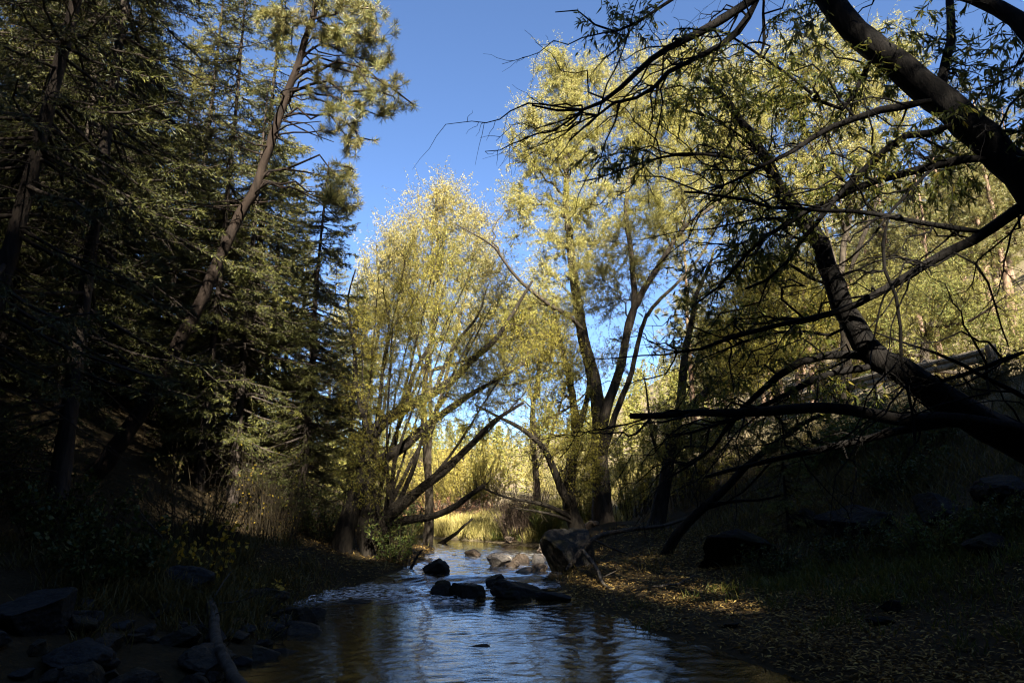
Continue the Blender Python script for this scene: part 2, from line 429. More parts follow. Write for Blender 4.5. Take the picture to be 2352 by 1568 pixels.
# road along the top of the right bank
b = Buf()
ry = np.arange(4, 75, .5)
rows = []
for off in (0.15, 1.8, 3.4, 5.0):
    rows.append(np.stack([xe(ry) + off, ry, np.full_like(ry, 4.0) + zw(ry) + .02 - .0 * off], 1))
rw = np.stack(rows, 1); i = np.arange(len(ry) * 4).reshape(-1, 4)
b.add(rw.reshape(-1, 3), np.stack([i[:-1, :-1], i[:-1, 1:], i[1:, 1:], i[1:, :-1]], -1).reshape(-1, 4))
def road_material():
    m, nt, out = new_mat('road_gravel')
    g = nt.nodes.new('ShaderNodeNewGeometry')
    n = noise_tex(nt, 6, 8, .7, g.outputs['Position'])
    p = nt.nodes.new('ShaderNodeBsdfPrincipled'); p.inputs['Roughness'].default_value = .95
    nt.links.new(ramp(nt, n.outputs['Fac'], [(.3, (.20, .155, .12)), (.7, (.36, .29, .225))]), p.inputs['Base Color'])
    nt.links.new(p.outputs[0], out.inputs['Surface'])
    return m
o = b.build('road', road_material()); tag(o, 'pale gravel road above the right bank', 'road', kind='structure')

# ------------------------------------------------------------------ water
wy = np.concatenate([np.arange(-7, 4, .2), np.arange(4, 24, .035), np.arange(24, 46, .15)]); ws = np.linspace(-1, 1, 170)
wl = np.interp(wy, TY, TL); wr = np.interp(wy, TY, TR)
WX = (wl + wr)[:, None] / 2 + ws[None] * ((wr - wl)[:, None] / 2 + .9)
WY = np.broadcast_to(wy[:, None], WX.shape).copy()
rif = np.exp(-((WY - 12.2) / .8) ** 2) + .5 * np.exp(-((WY - 15.2) / 1.2) ** 2) + .35 * np.exp(-((WY - 8.9) / .35) ** 2) * (np.abs(WX + .1) < 1.0) + .25 * np.exp(-((WY - 18.5) / 1.5) ** 2)
wav = (np.sin(WX * 9 + 2 * np.sin(WY * 3.1)) * np.sin(WY * 7 + np.sin(WX * 4)) * .5 + np.sin(WX * 17 + WY * 5) * .25 + np.sin(WY * 21 - WX * 8) * .25)
rw_ = np.random.default_rng(123)
chop = np.zeros_like(WX)
wx_ = WX + .25 * np.sin(WY * 1.3 + .7) + .12 * np.sin(WX * 2.1 + WY * 2.3); wy_ = WY + .22 * np.sin(WX * 1.7) + .10 * np.sin(WX * 3.9 - WY * 1.1)
for k in range(34):
    lam = rw_.uniform(.10, .36); an = rw_.uniform(-1.5, 1.5); kk = 2 * math.pi / lam
    env = .55 + .45 * np.sin(WX * rw_.uniform(.4, 1.6) + WY * rw_.uniform(.3, 1.1) + rw_.uniform(0, 6))
    chop += env * (.0023 if k % 3 else .0034) * lam * np.sin(kk * (wx_ * math.sin(an) + wy_ * math.cos(an)) + rw_.uniform(0, 6.28))
WZ = zw(WY) + wav * (.003 + .022 * np.clip(rif, 0, 1.2)) + chop
i = np.arange(WX.size).reshape(WX.shape)
b = Buf(); b.add(np.stack([WX, WY, WZ], -1).reshape(-1, 3), np.stack([i[:-1, :-1], i[:-1, 1:], i[1:, 1:], i[1:, :-1]], -1).reshape(-1, 4))
water = b.build('water', M['water']); tag(water, 'rippled creek water flowing between the banks', 'water', kind='structure')
at = water.data.attributes.new('foam', 'FLOAT', 'POINT')
foam = np.clip(np.exp(-((WY - 12.0 - .25 * np.sin(WX * 2)) / .45) ** 2) * (WX < -.6) * 1.0 + .35 * np.exp(-((WY - 15) / .8) ** 2) + .8 * np.exp(-((WY - 12.95) / .22) ** 2) + .3 * np.exp(-((WY - 17.5) / .9) ** 2), 0, 1)
at.data.foreach_set('value', foam.ravel().astype(np.float32))

# ------------------------------------------------------------------ rocks
def ico(sub):
    import bmesh
    bm = bmesh.new(); bmesh.ops.create_icosphere(bm, subdivisions=sub, radius=1)
    v = np.array([x.co[:] for x in bm.verts]); f = np.array([[q.index for q in p.verts] for p in bm.faces]); bm.free()
    return v, f
ICO4, ICO3 = ico(5), ico(4)
def rock(loc, size, seed, mat, label, cat='rock', group=None, rotz=None, sink=.25, name='rock', fine=True, angular=.97):
    rg = np.random.default_rng(seed)
    v, f = ICO4 if fine else ICO3
    v = v.copy()
    for k in range(10):                                   # planar fracture faces
        n = rg.normal(size=3); n /= np.linalg.norm(n)
        d = rg.uniform(.38, .74)
        h = v @ n
        v = v - np.clip(h - d, 0, None)[:, None] * n * angular
    off = rg.uniform(0, 100, 3)
    disp = np.array([mnoise.fractal(Vector(p * 1.6 + off), 1.0, 2.0, 5) for p in v])
    disp2 = np.array([mnoise.fractal(Vector(p * 6.0 + off), 1.0, 2.0, 4) for p in v])
    v = v * (1 + .10 * disp + .06 * disp2)[:, None]
    v = v / np.abs(v).max(0)
    v = v * np.asarray(size)
    o = bpy.data.objects.new(name, make_mesh(name, v, [f], True)); COL.objects.link(o)
    o.data.materials.append(mat)
    z = loc[2] if len(loc) > 2 else Hs(loc[0], loc[1])
    o.location = (loc[0], loc[1], z + size[2] * (1 - 2 * sink))
    o.rotation_euler = (rg.uniform(-.15, .15), rg.uniform(-.15, .15), rg.uniform(0, 6.28) if rotz is None else rotz)
    return tag(o, label, cat, group)
def G(px, py, z=0.0):
    u = (px - 1176) / FPX; v = (784 - py) / FPX
    dy = math.cos(PITCH) - v * math.sin(PITCH); dz = math.sin(PITCH) + v * math.cos(PITCH)
    s = (z - CAMZ) / dz
    return (u * s, dy * s)
def rock_px(px, py, wpx, hpx, depth, seed, mat, label, z=None, **kw):
    """rock whose foot is at pixel (px, py); wpx/hpx its width/height in picture pixels"""
    z0 = 0.0
    for _ in range(4):
        x, y = G(px, py, z0)
        z0 = float(zw(np.array(y))) if z is None else z
    x, y = G(px, py, z0)
    w = wpx / FPX * y * .98 / 2; h = hpx / FPX * y * .98
    sz = h / 1.35
    return rock((x, y + w * depth * .8, z0 - .06), (w * 1.08, w * depth, sz), seed, mat, label, rotz=random.uniform(-.2, .2), sink=.22, **kw)
RD, RG, RP, RT = M['rock_dark'], M['rock_grey'], M['rock_pale'], M['rock_tan']
rock_px(1070, 1376, 80, 38, .7, 1, RD, 'grey square block of stone in mid creek, centre of the rock bar')
rock_px(1016, 1372, 56, 40, .8, 22, RD, 'rounded mossy rock leaning on the square block in mid creek')
rock_px(1200, 1376, 140, 40, .5, 3, RD, 'long low dark rock across the right half of the creek')
rock_px(1130, 1349, 54, 30, .8, 4, RD, 'dark angular rock standing just upstream of the rock bar')
rock_px(1268, 1380, 80, 22, .7, 5, RG, 'smooth bluish flat stone at the right water edge')
rock_px(960, 1368, 80, 12, .6, 6, RD, 'low wet slab at the left end of the rock bar')
rock_px(990, 1316, 78, 32, .7, 7, RD, 'broad flat topped dark boulder at the left edge upstream')
rock_px(1142, 1301, 58, 31, .8, 8, RP, 'pale sunlit boulder on the far right of the creek')
rock_px(1310, 1330, 130, 105, .6, 9, RD, 'big dark boulder under the roots of the middle willow')
rock_px(1178, 1302, 32, 18, .8, 10, RT, 'tan stone next to the pale sunlit boulder', fine=False)
rock_px(1205, 1314, 40, 20, .8, 11, RT, 'light tan stone at the water edge below the twiggy bush', fine=False)
rock_px(1240, 1312, 36, 22, .8, 12, RT, 'light tan stone touching the big dark boulder', fine=False)
rock_px(1222, 1330, 56, 16, .7, 13, RT, 'flat brown stone in front of the tan bank stones', fine=False)
rock_px(1165, 1286, 30, 14, .8, 14, RP, 'small pale stone behind the sunlit boulder', fine=False)
rock_px(1200, 1292, 46, 24, .8, 15, RT, 'tan stone at the foot of the twiggy bush', fine=False)
rock_px(1235, 1292, 40, 22, .8, 16, RP, 'small pale grey stone on the far right bank', fine=False)
rock_px(1090, 1277, 46, 18, .8, 17, RT, 'brown stone at the far bend of the creek', fine=False)
rock_px(1050, 1278, 28, 8, .8, 18, RP, 'little pale cobble at the far grassy point', fine=False)
rock_px(1094, 1316, 18, 7, .9, 19, RD, 'small dark rock tip breaking the far riffle', fine=False)
rock_px(1068, 1326, 26, 8, .9, 20, RD, 'wet dark stone below the far riffle', fine=False)
rock_px(714, 1418, 58, 26, .8, 21, RD, 'rounded dark rock at the left of the near pool')
rock_px(1054, 1405, 40, 10, .8, 2, RD, 'single low stone in the middle of the pool', fine=False)
rock_px(1070, 1486, 140, 10, .3, 23, RD, 'long barely awash ledge across the near pool')
rock_px(905, 1396, 40, 12, .8, 24, RD, 'small wet rock in the left riffle', fine=False)
rock_px(820, 1384, 110, 12, .5, 25, RD, 'low dark shelf of rock along the left riffle')
# right bank boulders
def bank_rock(px, Y, w, h, d, seed, mat, label, **kw):
    x = float(P(px, 1200, Y)[0])
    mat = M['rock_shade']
    return rock((x, Y), (w / 2 * .82, d / 2 * .8, h / 2.1), seed, mat, label, sink=.32, rotz=random.uniform(-.3, .3), **kw)
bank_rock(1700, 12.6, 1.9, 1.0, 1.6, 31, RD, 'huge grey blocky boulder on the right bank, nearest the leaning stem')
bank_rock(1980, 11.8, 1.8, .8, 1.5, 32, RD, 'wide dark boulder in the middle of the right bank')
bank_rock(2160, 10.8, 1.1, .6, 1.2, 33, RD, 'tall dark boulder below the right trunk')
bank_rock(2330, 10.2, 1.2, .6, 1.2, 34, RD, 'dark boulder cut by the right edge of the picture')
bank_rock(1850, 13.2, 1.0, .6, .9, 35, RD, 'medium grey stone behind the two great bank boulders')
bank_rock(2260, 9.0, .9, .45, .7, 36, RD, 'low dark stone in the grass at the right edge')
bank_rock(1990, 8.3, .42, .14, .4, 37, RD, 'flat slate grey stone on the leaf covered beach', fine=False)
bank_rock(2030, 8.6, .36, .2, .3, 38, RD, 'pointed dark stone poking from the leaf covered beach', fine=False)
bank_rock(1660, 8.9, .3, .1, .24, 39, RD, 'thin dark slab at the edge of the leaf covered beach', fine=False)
# left bank boulders and cobbles
rock((-4.55, 7.0), (.40, .36, .25), 41, RG, 'large blue grey boulder with flat faces, bottom left corner', rotz=.3, sink=.2)
rock((-3.85, 6.5), (.38, .32, .19), 42, RG, 'blue grey boulder in front of the largest one, bottom left', rotz=-.4, sink=.2)
rock((-4.2, 9.1), (.42, .34, .2), 43, RG, 'grey ledge stone half under the left bank grass', sink=.2)
rock((-3.4, 7.6), (.28, .22, .14), 44, RD, 'dark squarish stone on the left shore cobbles', sink=.2)
rock((-2.9, 7.1), (.30, .25, .14), 45, RD, 'dark wet stone beside the fallen log', sink=.25)
rock((-3.1, 6.2), (.30, .25, .13), 46, RD, 'dark stone at the lower left picture edge', sink=.25)
rock((-2.9, 9.9), (.34, .22, .18), 47, RD, 'long dark stone where the left shore meets the pool', sink=.2)
rock((-3.6, 10.4), (.4, .32, .18), 48, RD, 'dark stone below the yellow leaved sapling', sink=.2)
rock((-2.65, 9.1), (.30, .24, .14), 49, RD, 'small wet stone right of the fallen log', sink=.25)
rg = np.random.default_rng(77)
for k in range(80):
    y = rg.uniform(5.8, 10.8); l = float(np.interp(y, TY, TL)); x = l + rg.uniform(-1.7, .6)
    s = rg.uniform(.06, .17)
    rock((x, y), (s * 1.3, s, s * .7), 200 + k, RD if k % 3 else RG, 'small dark cobble among many on the left shore', group='cobbles on the left shore', name='cobble', fine=False)
for k in range(22):
    y = rg.uniform(17.8, 21.5); x = float(np.interp(y, TY, TR)) + rg.uniform(-.15, 1.3)
    s = rg.uniform(.07, .19)
    rock((x, y), (s * 1.3, s, s * .75), 300 + k, RT if k % 2 else RP, 'small light cobble among many on the far right shore', group='cobbles on the far right shore', name='cobble', fine=False)

# ------------------------------------------------------------------ skeleton growing (targets joined to the nearest limb)
class Skel:
    def __init__(s): s.p, s.t, s.r = np.zeros((0, 3)), np.zeros((0, 3)), np.zeros(0)
    def add(s, paths, radii):
        paths = np.asarray(paths); radii = np.asarray(radii)
        if paths.ndim == 2: paths, radii = paths[None], radii[None]
        t = nrm(np.gradient(paths, axis=1))
        s.p = np.vstack([s.p, paths[:, 1:].reshape(-1, 3)]); s.t = np.vstack([s.t, t[:, 1:].reshape(-1, 3)])
        s.r = np.concatenate([s.r, radii[:, 1:].ravel()])
    def join(s, targets, K, jit=.08, rk=.012, rmin=.004, tip=.35, sag=0.0, align=.45, back=.0, minr=0.0, rmax=1.0):
        P0, T0, R0 = s.p, s.t, s.r
        best = np.zeros(len(targets), int)
        for a in range(0, len(targets), 200):
            tg = targets[a:a + 200]
            dv = tg[:, None] - P0[None]
            d = np.linalg.norm(dv, axis=2)
            m = dv - T0[None] * (d * align)[..., None]
            c = np.linalg.norm(m, axis=2) + .25 * d
            if back: c = c + back * np.clip(P0[None, :, 2] - tg[:, None, 2], 0, None)
            if minr: c = c + (R0[None] < minr) * 1e3
            best[a:a + 200] = np.argmin(c, 1)
        o, t, r = P0[best], T0[best], R0[best]
        d = np.linalg.norm(targets - o, axis=1)
        ctrl = o + t * (d * .42)[:, None]
        u = np.linspace(0, 1, K)[None, :, None]
        path = (1 - u) ** 2 * o[:, None] + 2 * u * (1 - u) * ctrl[:, None] + u ** 2 * targets[:, None]
        j = RNG.normal(size=path.shape) * (jit * d)[:, None, None] * np.sqrt(u) * .5
        j[:, 0] = 0
        path = path + j
        path[..., 2] -= sag * d[:, None] * (u[..., 0] ** 2)
        r0 = np.minimum(np.minimum(r * .75, rk * d + rmin), rmax)
        rad = r0[:, None] * (1 - u[..., 0] * (1 - tip))
        return path, np.maximum(rad, rmin * .5)

def blob_points(ells, n):
    """n points in a union of ellipsoids, each (centre, radii, weight)"""
    w = np.array([e[2] for e in ells], float); w /= w.sum()
    out = []
    for e, k in zip(ells, RNG.multinomial(n, w)):
        v = nrm(RNG.normal(size=(k, 3))) * (RNG.uniform(size=(k, 1)) ** .42)
        out.append(np.asarray(e[0]) + v * np.asarray(e[1]))
    return np.concatenate(out)
def E(px, py, Y, rx, ry, rY, w=None):
    """ellipsoid from picture position and radii (pixels across / up, metres deep)"""
    s = Y / FPX
    return (P(px, py, Y), (rx * s, rY, ry * s * 1.05), w if w else rx * ry)

def on_paths(paths, n, t0=.1, t1=1.0):
    N, K, _ = paths.shape
    i = RNG.integers(0, N, n); t = RNG.uniform(t0, t1, n) * (K - 1)
    k = np.minimum(t.astype(int), K - 2); f = (t - k)[:, None]
    a, b_ = paths[i, k], paths[i, k + 1]
    return a + (b_ - a) * f, nrm(b_ - a)

def limb(buf, sk, pts, r0, r1, K=None, sides=9, wob=.0, flare=0.0):
    pts = np.asarray(pts, float)
    K = K or max(6, int(np.linalg.norm(np.diff(pts, axis=0), axis=1).sum() / .22))
    pth = resample(pts, K)
    u = np.linspace(0, 1, K)
    rad = r0 + (r1 - r0) * u ** .9
    if flare: rad = rad * (1 + flare * np.exp(-u * 14))
    else: rad = rad * np.clip(.5 + 6 * u, 0, 1)
    if wob:
        w = RNG.normal(size=(K, 3)) * wob; w[0] = 0
        w[1:-1] = (w[:-2] + w[1:-1] + w[2:]) / 3
        pth = pth + w
    tubes(buf, pth, rad, sides, lump=.045)
    sk.add(pth, rad)
    return pth, rad

def willow(label, stems, crown, nl, leafmat, barkmat, leaf=(.10, .022), counts=(40, 220, 1200), droop=.5, name='willow_tree', base=None, group=None, six=False, bare=None, jit=.1, twig_r=.004, extra_stub=0, legs=True):
    """stems: list of (points, r0, r1); crown: ellipsoids; nl leaves. Parts: stems (trunk / stem / limb), twigs, crown"""
    base = np.asarray(base if base is not None else stems[0][0][0])
    root = empty(name, base, label, 'tree', group)
    sk = Skel()
    for i_, (pts, r0, r1) in enumerate(stems):
        bb = Buf(); limb(bb, sk, pts, r0, r1, wob=.015, flare=.22 if i_ == 0 else 0)
        bb.build('trunk' if i_ == 0 else 'limb', barkmat, root, origin=base)
    tw = Buf(); paths_for_leaves = []
    c1 = blob_points(crown, counts[0]); p1, r1_ = sk.join(c1, 9, jit, .014, .012, .35, back=.5, rmax=.07); tubes(tw, p1, r1_, 5); sk.add(p1, r1_)
    c2 = blob_points(crown, counts[1]); p2, r2_ = sk.join(c2, 7, jit, .012, .006, .4, back=.3, rmax=.03); tubes(tw, p2, r2_, 4); sk.add(p2, r2_)
    c3 = blob_points(crown, counts[2]); p3, r3_ = sk.join(c3, 5, jit * 1.2, .008, twig_r, .5, sag=.06, rmax=.012); tubes(tw, p3, r3_, 3)
    if bare is not None:
        cb = blob_points(bare[0], bare[1]); pb, rb = sk.join(cb, 6, jit * 1.6, .008, .005, .3, rmax=.022); tubes(tw, pb, rb, 4)
        sk.add(pb, rb)
        cb2 = blob_points(bare[0], bare[1] * 3); pb, rb = sk.join(cb2, 4, jit * 1.6, .006, .0035, .4, rmax=.008); tubes(tw, pb, rb, 3)
    tw_buf = tw
    ns = counts[2]
    so_, st_ = on_paths(p2, ns, .2, 1.0)
    cc = np.mean([e[0] for e in crown], 0)
    sd_ = nrm(st_ * .4 + RNG.normal(size=so_.shape) * .33 + np.array([0, 0, .75]) + nrm(so_ - cc) * .25)
    sl = RNG.uniform(.35, 1.05, ns) * leaf[0] / .085; us = np.linspace(0, 1, 5)
    ps = so_[:, None] + sd_[:, None] * (sl[:, None] * us)[..., None]
    ps += (RNG.normal(size=(ns, 1, 3)) * np.array([.16, .16, .05]) - np.array([0, 0, .10])) * (us ** 2)[None, :, None]
    tubes(tw_buf, ps, np.broadcast_to(twig_r * (1 - .6 * us), (ns, 5)), 3)
    tw_buf.build('twigs', M['bark_twig'] if barkmat is not M['bark_near'] else M['bark_near'], root, origin=base)
    lf = Buf()
    a, ta = on_paths(p3, int(nl * .42), .15, 1.05); b2, tb = on_paths(p2, int(nl * .10), .4, 1.05); c_, tc_ = on_paths(ps, nl - int(nl * .42) - int(nl * .10), .12, 1.05)
    pos = np.vstack([a, b2, c_]); tn = np.vstack([ta, tb, tc_])
    pos = pos + RNG.normal(size=pos.shape) * .02
    d = tn * .5 + RNG.normal(size=pos.shape) * .55 + np.array([0, 0, -droop])
    L = leaf[0] * RNG.uniform(.45, 1.5, len(pos)); W = leaf[1] * RNG.uniform(.75, 1.25, len(pos))
    leaves(lf, pos, d, L, W, .08, six)
    lf.build('crown', leafmat, root, origin=base, smooth=False)
    return root

# ---- middle willow, three stems
Yc = 18.0
cb = P(1385, 1228, Yc); cb[2] = Hs(cb[0], cb[1]) - .15
def from_ground(pts, Y, Y1=None, sink=.15):
    a = PL(pts, Y, Y1); a[0, 2] = Hs(a[0, 0], a[0, 1]) - sink
    return a
stems = [
    (from_ground([(1388, 1228), (1383, 1150), (1379, 1060), (1378, 990), (1372, 920), (1356, 840), (1338, 770), (1326, 700), (1318, 640), (1310, 560), (1300, 470), (1302, 380), (1312, 280), (1322, 170)], Yc, Yc + 1.5), .25, .03),
    (PL([(1382, 1040), (1386, 985), (1400, 920), (1420, 860), (1434, 800), (1446, 740), (1466, 690), (1500, 630), (1534, 575), (1575, 520), (1645, 468), (1700, 400)], Yc, Yc + .6), .155, .03),
    (PL([(1440, 780), (1456, 700), (1452, 600), (1440, 500), (1446, 400), (1470, 290), (1500, 190), (1530, 120)], Yc + .3, Yc + 2), .10, .025),
    (PL([(1384, 1060), (1396, 1010), (1420, 930), (1446, 870), (1462, 800), (1478, 740), (1500, 705), (1545, 660), (1600, 600), (1650, 520)], Yc + .1, Yc + 2), .10, .025),
    (PL([(1338, 755), (1300, 722), (1250, 690), (1200, 650), (1165, 610), (1140, 572), (1110, 550), (1050, 515)], Yc, Yc - 1.5), .075, .014),
]
crown_c = [E(1290, 330, 19, 110, 230, 1.8), E(1420, 260, 19.5, 180, 170, 2.2), E(1560, 330, 20, 180, 240, 2.2), E(1300, 560, 19, 140, 110, 1.6), E(1430, 520, 19, 130, 160, 1.8),
           E(1260, 180, 19, 60, 80, 1.2), E(1215, 330, 18.6, 50, 120, 1.4), E(1190, 470, 18.6, 45, 80, 1.2), E(1545, 500, 19, 90, 110, 1.5), E(1360, 670, 18.6, 90, 80, 1.3), E(1650, 300, 20.5, 130, 150, 2), E(1480, 640, 18.8, 60, 70, 1, 2500), E(1600, 160, 20.5, 120, 90, 1.5), E(1700, 420, 21, 120, 180, 2), E(1230, 700, 18.5, 110, 110, 1.4, 5000), E(1400, 830, 18.5, 100, 50, 1.4, 900)]
willow('tall pale yellow willow with three stems in the middle, right of the creek', stems, crown_c, 380000, M['willow_leaf'], M['bark_willow'], (.072, .0155), (90, 700, 5500), base=stems[0][0][0])

# ---- left stem beside it, leaning back toward the creek
stems = [
    (from_ground([(1335, 1258), (1322, 1205), (1308, 1160), (1312, 1075), (1322, 998), (1318, 930), (1304, 850), (1288, 790), (1270, 700)], 17.2, 18), .20, .04),
    (PL([(1310, 1165), (1288, 1120), (1266, 1060), (1245, 1022), (1200, 985), (1150, 960), (1090, 930)], 17.2, 16.2), .12, .02),
    (PL([(1314, 1190), (1270, 1165), (1215, 1150), (1160, 1140), (1105, 1118)], 17.2, 16.4), .07, .015),
    (PL([(1316, 1200), (1280, 1185), (1230, 1172), (1180, 1166)], 17.2, 16.6), .05, .012),
    (PL([(1318, 1000), (1345, 930), (1352, 850), (1340, 760)], 17.3, 18.4), .10, .02),
]
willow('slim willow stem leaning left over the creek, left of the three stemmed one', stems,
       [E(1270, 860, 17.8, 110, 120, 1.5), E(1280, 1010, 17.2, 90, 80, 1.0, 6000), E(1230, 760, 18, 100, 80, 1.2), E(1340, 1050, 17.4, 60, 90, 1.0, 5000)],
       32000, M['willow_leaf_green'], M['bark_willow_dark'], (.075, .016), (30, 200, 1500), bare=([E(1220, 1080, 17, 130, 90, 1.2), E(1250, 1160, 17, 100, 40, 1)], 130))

# ---- willow to the right of the middle one
stems = [
    (from_ground([(1500, 1250), (1512, 1190), (1530, 1090), (1548, 1000), (1563, 935), (1568, 873), (1573, 813), (1584, 763), (1600, 680), (1640, 580)], 16.8, 18.2), .19, .035),
    (PL([(1560, 960), (1586, 935), (1612, 905), (1645, 870), (1700, 800), (1750, 720)], 17.3, 18.5), .12, .025),
    (PL([(1535, 1080), (1500, 1010), (1490, 940), (1480, 860)], 17, 18), .06, .015),
]
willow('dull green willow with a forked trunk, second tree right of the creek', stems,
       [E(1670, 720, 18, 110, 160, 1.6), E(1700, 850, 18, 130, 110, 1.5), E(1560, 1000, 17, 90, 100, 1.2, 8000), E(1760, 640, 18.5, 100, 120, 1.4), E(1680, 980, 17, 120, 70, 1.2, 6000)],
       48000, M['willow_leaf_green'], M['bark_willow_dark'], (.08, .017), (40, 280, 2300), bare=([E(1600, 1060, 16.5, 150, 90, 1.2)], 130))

# ---- left-bank willow, several arching stems over the creek
stems = [
    (from_ground([(780, 1310), (797, 1202), (827, 1100), (848, 1024), (863, 988), (888, 963), (965, 917), (1041, 871), (1092, 820), (1138, 779), (1190, 700), (1222, 645)], 15.6, 17), .22, .03),
    (from_ground([(846, 1296), (838, 1202), (843, 1110), (876, 1058), (934, 1019), (985, 973), (1052, 927), (1110, 888), (1180, 850)], 15.8, 16.4), .22, .03),
    (PL([(850, 1240), (882, 1200), (914, 1167), (965, 1126), (1016, 1085), (1057, 1044), (1092, 1009), (1133, 968), (1200, 925)], 15.7, 15.2), .15, .03),
    (PL([(850, 1250), (880, 1222), (924, 1196), (985, 1187), (1036, 1167), (1082, 1136), (1112, 1118)], 15.7, 15.2), .12, .05),
    (PL([(866, 980), (876, 896), (882, 820), (892, 740), (880, 660)], 15.9, 16.5), .06, .015),
    (PL([(930, 940), (950, 860), (990, 780), (1010, 700), (1030, 620)], 16, 17.5), .07, .015),
    (PL([(850, 1010), (820, 900), (815, 800), (800, 700), (815, 620)], 15.8, 16.5), .08, .015),
    (PL([(1000, 895), (1040, 800), (1100, 720), (1120, 650)], 16.2, 17.5), .06, .015),
]
for (tx, ty, td) in [(1010, 560, 17.2), (1075, 640, 17.0), (930, 600, 16.8), (1130, 700, 16.6), (870, 640, 16.4), (1180, 820, 16.2), (960, 680, 17.4), (1090, 760, 15.8), (830, 780, 16.0), (1210, 900, 15.6), (1040, 720, 16.6), (990, 820, 15.6), (1150, 960, 15.2), (900, 760, 15.4)]:
    bx, by = random.uniform(838, 905), random.uniform(1180, 1262)
    mx_, my_ = bx * .52 + tx * .48 + random.uniform(-25, 10), by * .52 + ty * .48 + random.uniform(-30, 30)
    stems.append((PL([(bx, by), ((bx + mx_) / 2 + random.uniform(-10, 10), (by + my_) / 2 + random.uniform(-20, 10)), (mx_, my_), (tx, ty)], 15.8, td), random.uniform(.035, .07), .012))
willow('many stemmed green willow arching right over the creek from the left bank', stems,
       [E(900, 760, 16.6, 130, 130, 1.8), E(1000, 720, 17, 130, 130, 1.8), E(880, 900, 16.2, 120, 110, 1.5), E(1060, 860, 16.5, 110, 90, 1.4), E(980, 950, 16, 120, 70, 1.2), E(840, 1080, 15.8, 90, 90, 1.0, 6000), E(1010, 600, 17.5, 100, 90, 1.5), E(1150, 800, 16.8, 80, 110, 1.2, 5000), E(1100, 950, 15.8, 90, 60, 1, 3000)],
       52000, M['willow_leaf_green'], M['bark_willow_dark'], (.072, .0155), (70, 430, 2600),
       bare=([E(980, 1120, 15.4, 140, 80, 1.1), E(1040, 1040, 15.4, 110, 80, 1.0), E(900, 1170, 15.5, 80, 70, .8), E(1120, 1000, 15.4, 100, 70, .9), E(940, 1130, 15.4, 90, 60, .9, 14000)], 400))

# ---- paler willows behind, left of centre
def back_willow(label, px, py_base, Y, top, crown, nl, mat, counts=(40, 260, 1500), bark=None):
    b0 = P(px, py_base, Y)
    b0[2] = Hs(b0[0], b0[1]) - .1
    t = P(px + 15, top, Y + .5)
    m1 = b0 * .6 + t * .4 + np.array([-.25, 0, 0]); m2 = b0 * .3 + t * .7 + np.array([.15, 0, 0])
    st = [(np.array([b0, b0 * .85 + t * .15, m1, m2, t]), .16, .02)]
    for k in range(5):
        e = crown[k % len(crown)]
        tg = np.asarray(e[0]) + RNG.normal(size=3) * np.asarray(e[1]) * .4
        s0 = b0 * (.8 - .09 * k) + t * (.2 + .09 * k)
        st.append((np.array([s0, s0 * .5 + tg * .5 + np.array([0, 0, -.3]), tg]), .08, .015))
    return willow(label, st, crown, nl, mat, bark or M['bark_willow'], (.10, .022), counts)
back_willow('pale feathery willow rising behind the arching left bank willow', 985, 1180, 23, 440,
            [E(1000, 560, 23, 130, 140, 2), E(1090, 580, 23, 80, 120, 1.5), E(930, 640, 23, 90, 120, 1.5), E(1130, 720, 23, 80, 150, 1.5), E(1020, 740, 23, 130, 90, 1.5), E(1030, 460, 23, 60, 40, 1)], 65000, M['willow_leaf_pale'], (50, 360, 2300))
back_willow('small tan tinted willow between the dark firs and the pale feathery one', 850, 1150, 24, 560,
            [E(880, 640, 24, 70, 110, 1.5), E(850, 760, 24, 80, 140, 1.5), E(800, 900, 23.5, 70, 120, 1.5)], 34000, M['willow_leaf_pale'], (30, 200, 1300))
back_willow('yellow willow seen between the slim and three stemmed willows', 1230, 1150, 27, 620,
            [E(1220, 760, 27, 120, 130, 2), E(1150, 880, 27, 110, 80, 2), E(1330, 840, 27, 80, 80, 2, 3000)], 36000, M['willow_leaf_pale'], (30, 200, 1300))
back_willow('yellow willow behind the dark overhanging branches on the right', 1790, 1080, 24, 560,
            [E(1800, 680, 24, 150, 140, 2), E(1730, 800, 24, 130, 110, 2), E(1900, 780, 24, 130, 120, 2)], 55000, M['willow_leaf_green'], (45, 280, 1900))
back_willow('golden willow below the hillside pines at the far right', 2130, 960, 22, 600,
            [E(2110, 690, 22, 150, 110, 1.8), E(2230, 740, 22, 110, 100, 1.8), E(2010, 760, 22, 90, 100, 1.5)], 40000, M['hill_green'], (45, 260, 1600))
back_willow('tall willow half hidden at the top right behind the dark trunks', 1950, 1040, 20, 180,
            [E(1940, 330, 20, 150, 170, 2), E(1840, 450, 20.5, 110, 130, 1.8), E(2020, 160, 20, 110, 130, 1.8), E(1760, 220, 20.5, 120, 130, 1.8), E(1880, 130, 20, 90, 100, 1.5)], 80000, M['willow_leaf'], (50, 320, 2300))

